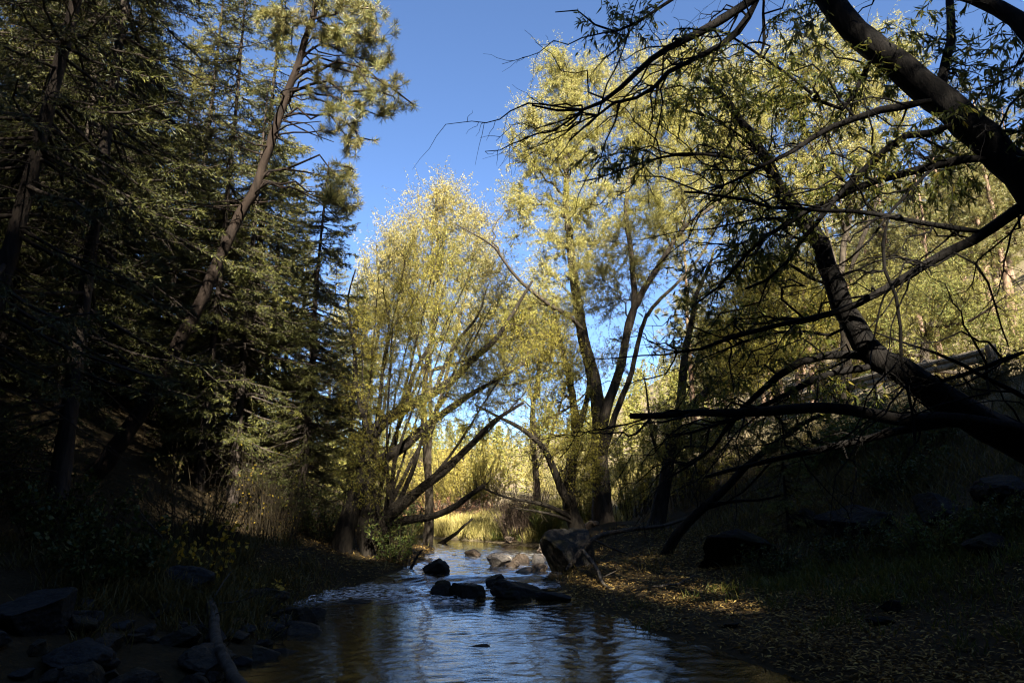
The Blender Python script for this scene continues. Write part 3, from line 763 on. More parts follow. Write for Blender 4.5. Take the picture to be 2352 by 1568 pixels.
# ---- near dark willows at the right (silhouettes)
def arcs(buf, sk, n, lo, hi, r, bias, rmin=.012, K=9, grav=.22):
    ok = np.where((sk.r > rmin) & (sk.r < .09))[0]
    i = RNG.choice(ok, n)
    o, t = sk.p[i], sk.t[i]
    d = nrm(t * .45 + RNG.normal(size=(n, 3)) * .55 + np.asarray(bias))
    L = RNG.uniform(lo, hi, n)
    st = np.cumsum(RNG.normal(size=(n, K, 3)) * .045, 1); st[:, 0] = 0
    u = np.linspace(0, 1, K)
    p = o[:, None] + d[:, None] * (L[:, None] * u)[..., None] + st * L[:, None, None]
    p[..., 2] -= grav * L[:, None] * u ** 2
    rad = np.minimum(r, sk.r[i] * .7)[:, None] * (1 - .75 * u)
    tubes(buf, p, rad, 5)
    sk.add(p, rad)
    a, ta = on_paths(p, n * 7, .15, 1)
    dd = nrm(ta * .7 + RNG.normal(size=a.shape) * .6 + np.array([0, 0, -.15])); l = RNG.uniform(.1, .55, len(a)); u2 = np.linspace(0, 1, 5)
    q = a[:, None] + dd[:, None] * (l[:, None] * u2)[..., None] + np.cumsum(RNG.normal(size=(len(a), 5, 3)) * .012, 1)
    q[:, 0] = a
    tubes(buf, q, np.broadcast_to(.0035 * (1 - .6 * u2), (len(a), 5)), 3)
    return p, q
def near_willow(label, trunk, limbs, crown, nl, counts, bare=None, twig=None):
    tp, r0, r1 = trunk
    base = tp[0]
    root = empty('willow_tree', base, label, 'tree', None)
    sk = Skel()
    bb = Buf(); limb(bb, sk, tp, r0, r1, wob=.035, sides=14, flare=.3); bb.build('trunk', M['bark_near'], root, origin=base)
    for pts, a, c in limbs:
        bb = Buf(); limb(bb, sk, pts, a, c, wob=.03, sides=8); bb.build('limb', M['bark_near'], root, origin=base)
    tw = Buf()
    c1 = blob_points(crown, counts[0]); p1, r1_ = sk.join(c1, 9, .10, .008, .006, .35, rmax=.022); tubes(tw, p1, r1_, 5); sk.add(p1, r1_)
    c2 = blob_points(crown, counts[1]); p2, r2_ = sk.join(c2, 7, .10, .006, .003, .4, sag=.10, rmax=.010); tubes(tw, p2, r2_, 4); sk.add(p2, r2_)
    c3 = blob_points(crown, counts[2]); p3, r3_ = sk.join(c3, 5, .10, .005, .002, .5, sag=.25, rmax=.005); tubes(tw, p3, r3_, 3)
    arcs(tw, sk, nl // 75, .5, 1.55, .012, (-.55, -.1, .05))
    if bare:
        cb_ = blob_points(bare[0], bare[1]); pb, rb = sk.join(cb_, 7, .14, .008, .004, .3, rmax=.016); tubes(tw, pb, rb, 5); sk.add(pb, rb)
        cb_ = blob_points(bare[0], bare[1] * 4); pb, rb = sk.join(cb_, 5, .14, .006, .0025, .4, rmax=.006); tubes(tw, pb, rb, 3)
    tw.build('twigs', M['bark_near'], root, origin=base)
    lf = Buf()
    a, ta = on_paths(p3, int(nl * .8), .1, 1.05); b2, tb = on_paths(p2, nl - int(nl * .8), .3, 1.05)
    pos = np.vstack([a, b2]); tn = np.vstack([ta, tb])
    d = tn * .55 + RNG.normal(size=pos.shape) * .42 + np.array([0, 0, -.55])
    leaves(lf, pos, d, .095 * RNG.uniform(.55, 1.35, len(pos)), .017 * RNG.uniform(.75, 1.3, len(pos)), .07, True)
    lf.build('crown', M['near_leaf'], root, origin=base, smooth=False)
    return root

trA = PL([(2900, 1420), (2640, 1180), (2450, 1070), (2330, 1010), (2210, 945), (2120, 895), (2060, 852), (2000, 812), (1962, 745), (1918, 660), (1868, 555), (1828, 495), (1788, 428), (1750, 350), (1700, 270), (1620, 180)], 6.6, 7.4)
trA[0, 2] = Hs(trA[0, 0], trA[0, 1]) - .2
limbsA = [
    (PL([(2480, 1010), (2352, 985), (2200, 966), (2000, 947), (1800, 943), (1600, 948), (1446, 958)], 6.7, 6.4), .092, .028),
    (PL([(2420, 1020), (2266, 958), (2164, 973), (2062, 988), (1909, 1024), (1730, 1070), (1613, 1095)], 6.8, 7.4), .06, .018),
    (PL([(2010, 825), (1960, 812), (1909, 810), (1838, 830), (1781, 871), (1705, 947), (1654, 1014), (1603, 1055), (1545, 1095)], 7, 7.2), .055, .010),
    (PL([(2020, 838), (1985, 842), (1909, 853), (1832, 886), (1756, 922), (1680, 963), (1603, 993), (1540, 1012)], 7, 6.7), .045, .009),
    (PL([(1788, 428), (1757, 380), (1705, 362), (1628, 354), (1552, 356), (1467, 377), (1380, 408), (1325, 418)], 7.3, 6.9), .028, .006),
    (PL([(1775, 405), (1736, 347), (1695, 301), (1644, 270), (1552, 240), (1480, 222)], 7.3, 7.6), .022, .006),
    (PL([(1920, 660), (1850, 640), (1790, 600), (1700, 590), (1640, 610)], 7.1, 6.8), .022, .006),
    (PL([(1960, 745), (1900, 770), (1800, 760), (1690, 790), (1560, 850)], 7.1, 7.4), .022, .005),
    (PL([(2352, 808), (2266, 835), (2190, 861), (2120, 884)], 6.2, 6.9), .03, .015),
    (PL([(2400, 940), (2352, 917), (2240, 866), (2164, 820), (2077, 789), (2010, 770)], 6.3, 6.6), .03, .008),
    (PL([(1868, 555), (1810, 540), (1740, 470), (1700, 420)], 7.2, 7.5), .022, .006),
]
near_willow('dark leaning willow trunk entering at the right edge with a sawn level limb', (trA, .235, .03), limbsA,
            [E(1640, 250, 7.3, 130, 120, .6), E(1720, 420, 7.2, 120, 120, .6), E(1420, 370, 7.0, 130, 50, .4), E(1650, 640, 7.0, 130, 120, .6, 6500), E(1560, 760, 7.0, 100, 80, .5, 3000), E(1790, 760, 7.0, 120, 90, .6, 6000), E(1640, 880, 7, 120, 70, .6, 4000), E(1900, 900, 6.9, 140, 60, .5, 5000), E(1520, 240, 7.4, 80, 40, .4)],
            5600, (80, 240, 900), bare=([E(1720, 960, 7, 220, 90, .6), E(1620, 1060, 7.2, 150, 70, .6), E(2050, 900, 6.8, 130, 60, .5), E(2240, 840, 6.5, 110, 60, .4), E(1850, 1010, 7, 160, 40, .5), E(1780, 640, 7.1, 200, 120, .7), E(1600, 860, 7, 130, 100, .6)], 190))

trB = PL([(2950, 1300), (2700, 900), (2560, 650), (2450, 520), (2370, 445), (2291, 367), (2215, 286), (2150, 225), (2087, 176), (2011, 110), (1960, 61), (1909, 12), (1850, -60), (1760, -170)], 5.4, 6.8)
trB[0, 2] = Hs(trB[0, 0], trB[0, 1]) - .2
limbsB = [
    (PL([(2560, 330), (2430, 150), (2360, 78), (2317, 44), (2266, 16), (2200, -12), (2080, -70)], 5.3, 6.0), .10, .06),
    (PL([(2460, 420), (2352, 474), (2266, 533), (2164, 592), (2062, 648), (1960, 694), (1858, 729), (1730, 765), (1620, 802), (1560, 800)], 5.8, 6.8), .062, .014),
    (PL([(2266, 533), (2164, 515), (2037, 495), (1909, 485), (1781, 474), (1654, 454), (1552, 446)], 6.0, 6.3), .03, .012),
    (PL([(2276, 365), (2230, 362), (2190, 364), (2139, 377), (2062, 403), (1996, 423), (1909, 459), (1838, 490), (1740, 560), (1650, 660), (1600, 700)], 5.9, 6.6), .05, .010),
    (PL([(2150, 228), (2093, 245), (2011, 260), (1935, 281), (1868, 316), (1797, 357), (1730, 393), (1654, 428), (1603, 444)], 6.1, 6.6), .045, .010),
    (PL([(2200, 280), (2139, 301), (2062, 311), (1996, 377), (1940, 439), (1883, 510), (1838, 566), (1771, 638), (1705, 678)], 6.0, 6.4), .042, .012),
    (PL([(2144, 382), (2098, 433), (2052, 485), (2011, 535), (1960, 590), (1900, 640)], 6.1, 6.3), .02, .006),
    (PL([(1880, -20), (1800, -40), (1720, 8), (1640, 50), (1552, 98), (1492, 143), (1416, 214), (1355, 245), (1293, 250), (1232, 240)], 6.6, 6.6), .07, .010),
    (PL([(1740, 0), (1680, 75), (1600, 130), (1540, 155), (1480, 215), (1416, 235), (1365, 275), (1299, 326)], 6.6, 6.4), .045, .008),
    (PL([(2011, 120), (1930, 250), (1850, 210), (1790, 160), (1700, 100), (1620, 62)], 6.5, 6.8), .028, .010),
    (PL([(2164, 225), (2180, 110), (2186, 0), (2190, -80)], 6.2, 6.5), .055, .035),
    (PL([(1746, 130), (1748, 60), (1750, -40)], 6.7, 6.8), .018, .014),
    (PL([(2040, 500), (2026, 576), (2028, 627), (2052, 678), (2067, 755), (2078, 840), (2093, 922), (2108, 1014)], 6.0, 6.1), .018, .012),
    (PL([(2190, 580), (2240, 602), (2276, 653), (2291, 724), (2317, 800)], 5.9, 5.8), .012, .006),
    (PL([(1700, -30), (1600, -40), (1500, 30), (1400, 80), (1310, 20), (1285, 30)], 6.7, 6.9), .03, .006),
    (PL([(2215, 286), (2280, 300), (2352, 300), (2420, 290)], 6, 5.6), .02, .01),
]
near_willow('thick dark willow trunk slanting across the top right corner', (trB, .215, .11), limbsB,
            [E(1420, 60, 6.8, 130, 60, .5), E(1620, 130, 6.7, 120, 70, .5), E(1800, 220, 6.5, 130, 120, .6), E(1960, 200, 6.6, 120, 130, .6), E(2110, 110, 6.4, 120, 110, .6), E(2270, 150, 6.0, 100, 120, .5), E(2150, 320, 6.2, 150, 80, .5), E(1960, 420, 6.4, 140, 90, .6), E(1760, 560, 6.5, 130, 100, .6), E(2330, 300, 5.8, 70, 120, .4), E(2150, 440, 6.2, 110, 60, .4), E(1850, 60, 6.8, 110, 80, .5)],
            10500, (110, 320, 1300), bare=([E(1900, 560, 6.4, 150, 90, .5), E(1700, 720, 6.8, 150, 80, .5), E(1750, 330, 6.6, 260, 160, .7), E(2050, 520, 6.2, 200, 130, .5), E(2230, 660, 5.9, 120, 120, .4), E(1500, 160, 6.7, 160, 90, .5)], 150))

# ---- low leaning stem from the right bank
stems = [(from_ground([(1520, 1262), (1555, 1228), (1610, 1172), (1669, 1118), (1720, 1062), (1790, 1010), (1870, 960), (1960, 930)], 14.4, 12.6), .11, .03),
         (PL([(1610, 1172), (1680, 1150), (1760, 1148), (1840, 1120)], 14.0, 13.2), .045, .012)]
willow('dark bare willow stem leaning to the right from the foot of the right bank', stems,
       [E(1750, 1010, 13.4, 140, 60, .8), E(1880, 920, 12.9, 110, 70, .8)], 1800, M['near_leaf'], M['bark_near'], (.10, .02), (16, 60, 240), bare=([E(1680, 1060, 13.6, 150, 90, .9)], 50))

# ------------------------------------------------------------------ conifers
def fir(label, Ht=16.0, R0=2.3, nb=150, h0=.12, needles='fir_needle', seed=3, dens=1.0, dead=30, name='fir_tree', trunk_r=.20, blade=(.085, .016)):
    global RNG
    RNG = np.random.default_rng(seed)
    root = empty(name, (0, 0, 0), label, 'tree')
    bb = Buf(); sk = Skel()
    pts = np.array([[0, 0, -.3], [.02, .03, Ht * .3], [-.05, .04, Ht * .65], [0, 0, Ht]])
    limb(bb, sk, pts, trunk_r, .015, K=36, sides=9, flare=.35)
    bb.build('trunk', M['bark_fir'], root)
    br = Buf(); nd_ = Buf()
    f = np.sort(RNG.uniform(0, 1, nb)) ** .9
    h = Ht * (h0 + (1 - h0) * f * .985)
    rel = (h - Ht * h0) / (Ht * (1 - h0))
    Lb = R0 * (1 - rel) ** .75 * (.35 + .65 * np.clip(rel * 6, 0, 1) ** .5) * RNG.uniform(.65, 1.15, nb) + .15
    az = RNG.uniform(0, 2 * math.pi, nb)
    out = np.stack([np.cos(az), np.sin(az), np.zeros(nb)], 1)
    K = 7
    u = np.linspace(0, 1, K)
    rise = np.where(rel > .75, .5 * (rel - .55), -.12 - .25 * (1 - rel))
    z = h[:, None] + Lb[:, None] * (rise[:, None] * u + .16 * u ** 3 - .10 * u)
    pth = out[:, None] * (Lb[:, None] * u)[..., None]
    pth[..., 2] = z
    pth += RNG.normal(size=pth.shape) * .02 * Lb[:, None, None] * u[None, :, None]
    rad = (.008 + .011 * Lb)[:, None] * (1 - .8 * u)
    tubes(br, pth, rad, 5)
    # side twigs in the plane of each branch
    per = np.maximum(4, (Lb * 11 * dens).astype(int))
    i_ = np.repeat(np.arange(nb), per); n = len(i_)
    t = RNG.uniform(.12, 1, n); k = np.minimum((t * (K - 1)).astype(int), K - 2); fr = (t * (K - 1) - k)[:, None]
    a = pth[i_, k] * (1 - fr) + pth[i_, k + 1] * fr
    tn = nrm(pth[i_, k + 1] - pth[i_, k])
    side = nrm(np.cross(tn, np.array([0, 0, 1.0]))) * np.where(RNG.uniform(size=n) < .5, 1, -1)[:, None]
    d = nrm(tn * .75 + side * RNG.uniform(.45, 1.0, (n, 1)) + RNG.normal(size=(n, 3)) * .16 + np.array([0, 0, -.22]))
    l2 = (.16 + .42 * Lb[i_] * (1 - t) * .55) * RNG.uniform(.6, 1.2, n)
    u2 = np.linspace(0, 1, 4)
    p2 = a[:, None] + d[:, None] * (l2[:, None] * u2)[..., None]
    p2[..., 2] -= .10 * l2[:, None] * u2 ** 2
    tubes(br, p2, np.broadcast_to(.005 * (1 - .6 * u2), (n, 4)), 3)
    if dead:
        hd = RNG.uniform(.04, .5, dead) * Ht; azd = RNG.uniform(0, 6.28, dead); Ld = RNG.uniform(.5, 1.7, dead) * R0 / 2.3
        od = np.stack([np.cos(azd), np.sin(azd), RNG.uniform(-.5, .1, dead)], 1)
        pd = od[:, None] * (Ld[:, None] * u)[..., None]; pd[..., 2] += hd[:, None] - .12 * (Ld[:, None] * u) ** 2
        pd += RNG.normal(size=pd.shape) * .025 * u[None, :, None]
        tubes(br, pd, (.012 * (1 - .7 * u))[None] * np.ones((dead, 1)), 4)
        pos, tn_ = on_paths(pd, dead * 7, .3, 1)
        dd = nrm(tn_ + RNG.normal(size=pos.shape) * .7); ll = RNG.uniform(.12, .45, len(pos))
        pp = pos[:, None] + dd[:, None] * (ll[:, None] * np.linspace(0, 1, 3))[..., None]
        tubes(br, pp, np.broadcast_to(np.array([.005, .004, .002]), (len(pos), 3)), 3)
    br.build('branches', M['bark_fir'], root)
    # needles along twigs and branch ends
    nn = int(n * 12 * dens)
    pos, tn2 = on_paths(p2, nn, 0, 1.05)
    dd = tn2 * .8 + RNG.normal(size=pos.shape) * .42
    leaves(nd_, pos, dd, blade[0] * RNG.uniform(.7, 1.3, nn), blade[1] * RNG.uniform(.8, 1.3, nn), .05)
    pos, tn2 = on_paths(pth, int(nb * 26 * dens), .2, 1.02)
    dd = tn2 * .7 + RNG.normal(size=pos.shape) * .5
    leaves(nd_, pos, dd, blade[0] * RNG.uniform(.7, 1.3, len(pos)), blade[1], .05)
    nd_.build('crown', M[needles], root, smooth=False)
    return root

def pine_tufts(buf, pos, tn, L=.17, n=46, W=.010):
    N = len(pos)
    p = np.repeat(pos, n, 0) - np.repeat(tn, n, 0) * RNG.uniform(0, .10, (N * n, 1))
    d = np.repeat(tn, n, 0) * RNG.uniform(.1, 1.1, (N * n, 1)) + RNG.normal(size=(N * n, 3)) * .62
    leaves(buf, p, d, L * RNG.uniform(.7, 1.15, N * n), W, .02)

def pine(label, stem, r0, r1, crown, counts, name='pine_tree', bark='bark_pine', stubs=None, tuft=(.17, 46, .010), wob=.02):
    base = np.asarray(stem[0])
    root = empty(name, base, label, 'tree')
    sk = Skel(); bb = Buf(); pt, rd = limb(bb, sk, stem, r0, r1, wob=wob, sides=11, flare=.25)
    bb.build('trunk', M[bark], root, origin=base)
    br = Buf()
    c1 = blob_points(crown, counts[0]); p1, q1 = sk.join(c1, 8, .10, .012, .010, .4, sag=.05, align=.2, rmax=.05); tubes(br, p1, q1, 5); sk.add(p1, q1)
    c2 = blob_points(crown, counts[1]); p2, q2 = sk.join(c2, 6, .10, .010, .007, .6, align=.3, rmax=.016); tubes(br, p2, q2, 4)
    if stubs is not None:
        hs = RNG.uniform(stubs[0], stubs[1], stubs[2]) * (len(pt) - 1)
        for s_ in hs:
            a = pt[int(s_)]; az = RNG.uniform(0, 6.28); l = RNG.uniform(.3, 1.2)
            e = a + np.array([math.cos(az) * l, math.sin(az) * l, RNG.uniform(-.3, .25) * l])
            m = (a + e) / 2 + RNG.normal(size=3) * .06
            tubes(br, resample([a, m, e], 6)[None], np.linspace(.022, .008, 6)[None], 5)
    br.build('branches', M['bark_pine'], root, origin=base)
    nd_ = Buf()
    e1 = p1[:, -1]; t1 = nrm(p1[:, -1] - p1[:, -2]); e2 = p2[:, -1]; t2 = nrm(nrm(p2[:, -1] - p2[:, -2]) + np.array([0, 0, .35]))
    pm, tm = on_paths(p2, counts[1], .55, .9)
    pos = np.vstack([e1, e2, pm]); tn = np.vstack([t1, t2, nrm(tm + np.array([0, 0, .3]))])
    pine_tufts(nd_, pos, tn, tuft[0], tuft[1], tuft[2])
    nd_.build('crown', M['pine_needle'], root, origin=base, smooth=False)
    return root

# leaning ponderosa on the left bank
RNG = np.random.default_rng(21)
st = PL([(205, 1115), (270, 1026), (350, 900), (420, 768), (482, 645), (545, 505), (590, 425), (640, 275), (690, 130), (716, 45), (735, -40), (750, -130), (756, -220)], 13.2, 12.6)
st[0, 2] = Hs(st[0, 0], st[0, 1]) - .2
pine('tall brown pine leaning right across the dark firs, its top in the sun', st, (.155), .04,
     [E(830, 90, 12.6, 110, 90, .9), E(760, 20, 12.6, 130, 90, 1.1), E(870, 210, 12.5, 80, 60, .7), E(790, 300, 12.7, 70, 60, .8), E(780, 430, 12.8, 60, 60, .7, 4500), E(720, -120, 12.6, 190, 120, 1.4), E(640, 60, 12.8, 60, 60, .8, 2500), E(770, 190, 12.8, 90, 60, .8, 4000)],
     (64, 560), stubs=(.3, .85, 26))

# fir prototypes
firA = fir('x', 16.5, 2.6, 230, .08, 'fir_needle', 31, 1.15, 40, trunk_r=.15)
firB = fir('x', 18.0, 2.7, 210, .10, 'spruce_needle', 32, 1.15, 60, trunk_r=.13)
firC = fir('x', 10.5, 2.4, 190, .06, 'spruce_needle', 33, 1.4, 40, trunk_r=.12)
firShade = fir('x', 27.0, 3.9, 270, .545, 'fir_needle', 35, 1.0, 10, trunk_r=.24)  # shade caster: crown set high so sun passes beneath it
firD = fir('x', 4.2, 1.0, 95, .04, 'fir_needle', 34, 1.5, 0, trunk_r=.06, blade=(.06, .013))
GF = 'conifers on the left bank'
used = set()
def put_fir(proto, x, y, label, scale=1.0, lean=(0, 0), rz=0.0, group=None):
    z = Hs(x, y) - .1
    rot = (R(lean[1]), R(lean[0]), rz)
    if proto.name not in used:
        used.add(proto.name)
        proto.location = (x, y, z); proto.rotation_euler = rot; proto.scale = (scale,) * 3
        proto['label'] = label
        if group: proto['group'] = group
        return proto
    return dup(proto, (x, y, z), label, group, rot, scale)
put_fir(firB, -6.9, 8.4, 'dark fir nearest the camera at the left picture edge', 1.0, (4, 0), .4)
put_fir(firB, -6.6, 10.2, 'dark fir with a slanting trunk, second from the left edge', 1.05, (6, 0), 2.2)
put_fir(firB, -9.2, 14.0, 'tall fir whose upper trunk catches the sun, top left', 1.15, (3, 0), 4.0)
put_fir(firA, -7.1, 18.2, 'olive green sunlit fir right behind the leaning pine', .94, (0, 0), 1.0)
put_fir(firC, -5.3, 17.6, 'short dark drooping fir at the right end of the fir stand', .95, (1, 0), 1.0)
put_fir(firA, -9.6, 19.5, 'olive green fir left of the sunlit one behind the leaning pine', .98, (0, 0), 3.0)
put_fir(firB, -7.0, 15.6, 'fir with a thick dark trunk right of the leaning pine', .78, (3, 0), 5.0)
put_fir(firC, -6.5, 16.3, 'thin dark fir touching the thick trunked one', 1.1, (4, 0), 2.0)
put_fir(firB, -10.8, 11.0, 'dark fir deep in shade behind the two at the left edge', 1.0, (2, 0), 1.4)
put_fir(firA, -12.8, 16.0, 'green fir high on the left slope in the upper left', 1.1, (0, 0), 2.4)
put_fir(firA, -11.8, 22.5, 'green fir high on the left slope farther upstream', 1.05, (0, 0), .2)
put_fir(firC, -10.0, 13.0, 'small dark fir under the leaning pine', .75, (2, 0), .9)
put_fir(firA, -8.3, 24.5, 'fir behind the short drooping one, in half shade', .8, (0, 0), 4.4)
put_fir(firC, -5.2, 22.0, 'low dark fir left of the arching willow', .8, (0, 0), 5.4)
put_fir(firC, -9.8, 9.2, 'low bushy fir in the deep shade at the left edge', .8, (0, 0), 3.6)
put_fir(firB, -15.5, 20.0, 'fir on the upper left slope, farthest from the creek', 1.1, (0, 0), .7)
put_fir(firA, -14.5, 11.5, 'fir on the upper left slope at the picture edge', 1.05, (0, 0), 5.1)
put_fir(firC, -7.6, 20.8, 'slender fir filling the gap between the sunlit firs', 1.15, (0, 0), 4.9)
put_fir(firB, -7.2, 4.6, 'dark fir just outside the left picture edge, its sprays reaching in', .9, (0, 0), 2.9)
put_fir(firB, -8.0, -1.0, 'unseen dark fir added for shade left of the viewpoint', 1.0, (0, 0), .9)  # out of view, added to darken the near left
put_fir(firB, 9.0, 1.5, 'unseen dark fir added for shade right of the viewpoint', .9, (0, 0), 1.9)  # out of view, added to block sky light on the near right
for k, (x, y, sc) in enumerate([(-8.6, -4.6, 1.6), (-5.6, -5.2, 1.4), (-2.6, -6.0, 1.0), (3.0, -8.4, 1.2), (14.2, -6.4, 1.25)]):  # unseen, added to shade the left bank and foreground
    put_fir(firA, x, y, 'unseen tall conifer added for shade close behind the viewpoint', sc, (0, 0), k * 2.1, 'added shade conifers behind the viewpoint')
for k, (x, y, sc) in enumerate([(.4, -6.1, .86), (7.7, -7.6, 1.02), (8.9, -9.4, 1.0), (10.0, -7.2, 1.0), (12.3, -7.4, 1.03)]):  # unseen, added to shade the near limbs and the willow trunks
    put_fir(firShade, x, y, 'unseen high crowned conifer with a long bare trunk, added for shade behind the viewpoint', sc, (0, 0), k * 1.1, 'added high crowned shade conifers behind the viewpoint')
put_fir(firA, 12.5, 5.0, 'unseen green fir added for shade on the right bank outside the picture', .9, (0, 0), 1.2)  # out of view as well, added to deepen the right bank's shade
put_fir(firD, -6.0, 19.6, 'little light green spruce beside the pale pine trunk', 1.0, (0, 0), .5)
put_fir(firD, 5.1, 13.0, 'little dark spruce on the right bank above the boulders', .62, (0, 0), 1.5)
for k, (x, y, sc) in enumerate([(-18, 15, 1.0), (-19, 24, 1.1), (-17, 28, 1.0), (-13, 27, 1.0), (-21, 18, 1.05), (-12, 32, .95), (-16, 34, 1.1), (-10, 37, .9), (-9.5, 30, .8), (-22, 30, 1.1), (-13.2, 13.4, .8), (-17, 8, 1.0), (-10.6, 17.0, .85), (-13.8, 19.4, .95), (-12.0, 9.6, .9)]):
    put_fir(firA if k % 3 else firB, x, y, 'dark conifer of the wood covering the left slope', sc, (0, 0), k * 1.7, 'wood on the left slope')
for k, (x, y, sc) in enumerate([(-10.2, 16.2, 1.0), (-11.2, 18.6, 1.1), (-12.6, 21, 1.15), (-9.6, 21.6, 1.0), (-13.8, 24.5, 1.2), (-11.4, 14.2, .9), (-13.0, 17.2, 1.1), (-15.0, 21.5, 1.2), (-9.0, 17.4, .9), (-10.8, 25.5, 1.1)]):
    put_fir(firC, x, y, 'short dark fir filling the understorey of the left slope', sc, (0, 0), k * 1.9, 'understorey firs on the left slope')
# trees standing on the canyon wall behind the camera (they cast the ragged shade)
for k in range(24):
    x = -22 + k * 2.0 + random.uniform(-.8, .8); y = -27 + random.uniform(-4, 1.5)
    if 10.2 < x < 11.9: continue  # row left open above the crest notch for the sun
    put_fir(firA if k % 2 else firB, x, y, 'conifer standing on the canyon wall behind the viewpoint', random.uniform(.42, .72), (0, 0), random.uniform(0, 6), 'conifers on the canyon wall')

# pale pine trunk in the gap at left, with bare stubs
RNG = np.random.default_rng(44)
st = from_ground([(676, 1250), (686, 1150), (694, 1090), (708, 960), (722, 800)], 21.0, 21.3)
pine('pale barked pine trunk with bare stubs in the gap left of the arching willow', st, .19, .08, [E(715, 800, 21.2, 70, 90, 1.0)], (16, 60), bark='bark_pine_pale', stubs=(.15, .7, 16))

# hillside pines, three made and the rest copied
def hill_pine(label, Ht, seed):
    global RNG
    RNG = np.random.default_rng(seed)
    st = np.array([[0, 0, -.3], [.05, 0, Ht * .4], [-.1, .05, Ht * .8], [0, 0, Ht]])
    ells = []
    for k in range(9):
        h = Ht * (.34 + .62 * k / 8); r = 1.75 * (1 - .75 * k / 8) + .25
        ells.append(((RNG.normal() * .35, RNG.normal() * .35, h), (r, r, Ht * .065), r * r + .4))
    return pine(label, st, .17, .03, ells, (70, 330), bark='bark_pine_pale', stubs=(.1, .45, 10), tuft=(.20, 44, .013))
pA = hill_pine('x', 11.5, 51); pB = hill_pine('x', 9.0, 52)
usedp = set()
def put_pine(proto, x, y, label, scale=1.0, rz=0.0, group=None):
    z = Hs(x, y) - .05
    if proto.name not in usedp:
        usedp.add(proto.name); proto.location = (x, y, z); proto.scale = (scale,) * 3; proto.rotation_euler = (0, 0, rz); proto['label'] = label
        if group: proto['group'] = group
        return proto
    return dup(proto, (x, y, z), label, group, (0, 0, rz), scale)
put_pine(pA, 17.5, 30, 'large olive pine on the right hillside above the road', 1.0, .3)
put_pine(pB, 21.0, 31, 'pine at the right picture edge on the hillside', 1.1, 1.3)
put_pine(pA, 8.4, 31.5, 'lone pine showing its pointed top right of the middle willow', .92, 2.0)
put_pine(pB, 24, 27, 'dull pine at the far right edge, high on the hillside', 1.15, 2.5)
for k, (x, y, sc, lb) in enumerate([(19.3, 25.5, .9, 'olive pine leaning over the hillside at the far right edge'), (20.8, 28.5, 1.0, 'second pine from the right edge on the hillside'), (16.8, 26.2, .75, 'smaller pine just above the road on the right'), (18.6, 34, 1.05, 'tall pine behind the golden willow on the right hillside'), (14.9, 33.5, .95, 'pine at the road bend on the right hillside')]):
    put_pine(pB if k % 2 else pA, x, y, lb, sc, k * 1.3)
GP = 'pines scattered over the right hillside'
rg = np.random.default_rng(91)
for k in range(52):
    y = rg.uniform(26, 62); x = rg.uniform(15.2, 15 + y * .55)
    put_pine(pA if k % 2 else pB, x, y, 'olive pine among many on the right hillside', rg.uniform(.75, 1.1), rg.uniform(0, 6), GP)
# far wooded ridge across the head of the valley
far = Buf()
rg = np.random.default_rng(97); RNG = rg
for k in range(420):
    y = rg.uniform(66, 165); x = rg.uniform(-.5 * y, .45 * y)
    z = Hs(x, y); ht = rg.uniform(3, 6.5); n = 260
    f = rg.uniform(0, 1, n); az = rg.uniform(0, 6.28, n)
    r = (1 - f) ** .8 * ht * .24 * rg.uniform(.3, 1, n)
    pos = np.stack([x + np.cos(az) * r, y + np.sin(az) * r, z + ht * (.08 + .9 * f)], 1)
    d = np.stack([np.cos(az), np.sin(az), rg.uniform(-.4, .5, n)], 1) + rg.normal(size=(n, 3)) * .4
    leaves(far, pos, d, ht * .085 * rg.uniform(.6, 1.3, n), ht * .034, .1)
o = far.build('far_forest', M['fir_needle'], smooth=False); tag(o, 'wooded ridge of small conifers across the head of the valley', 'forest', kind='stuff')

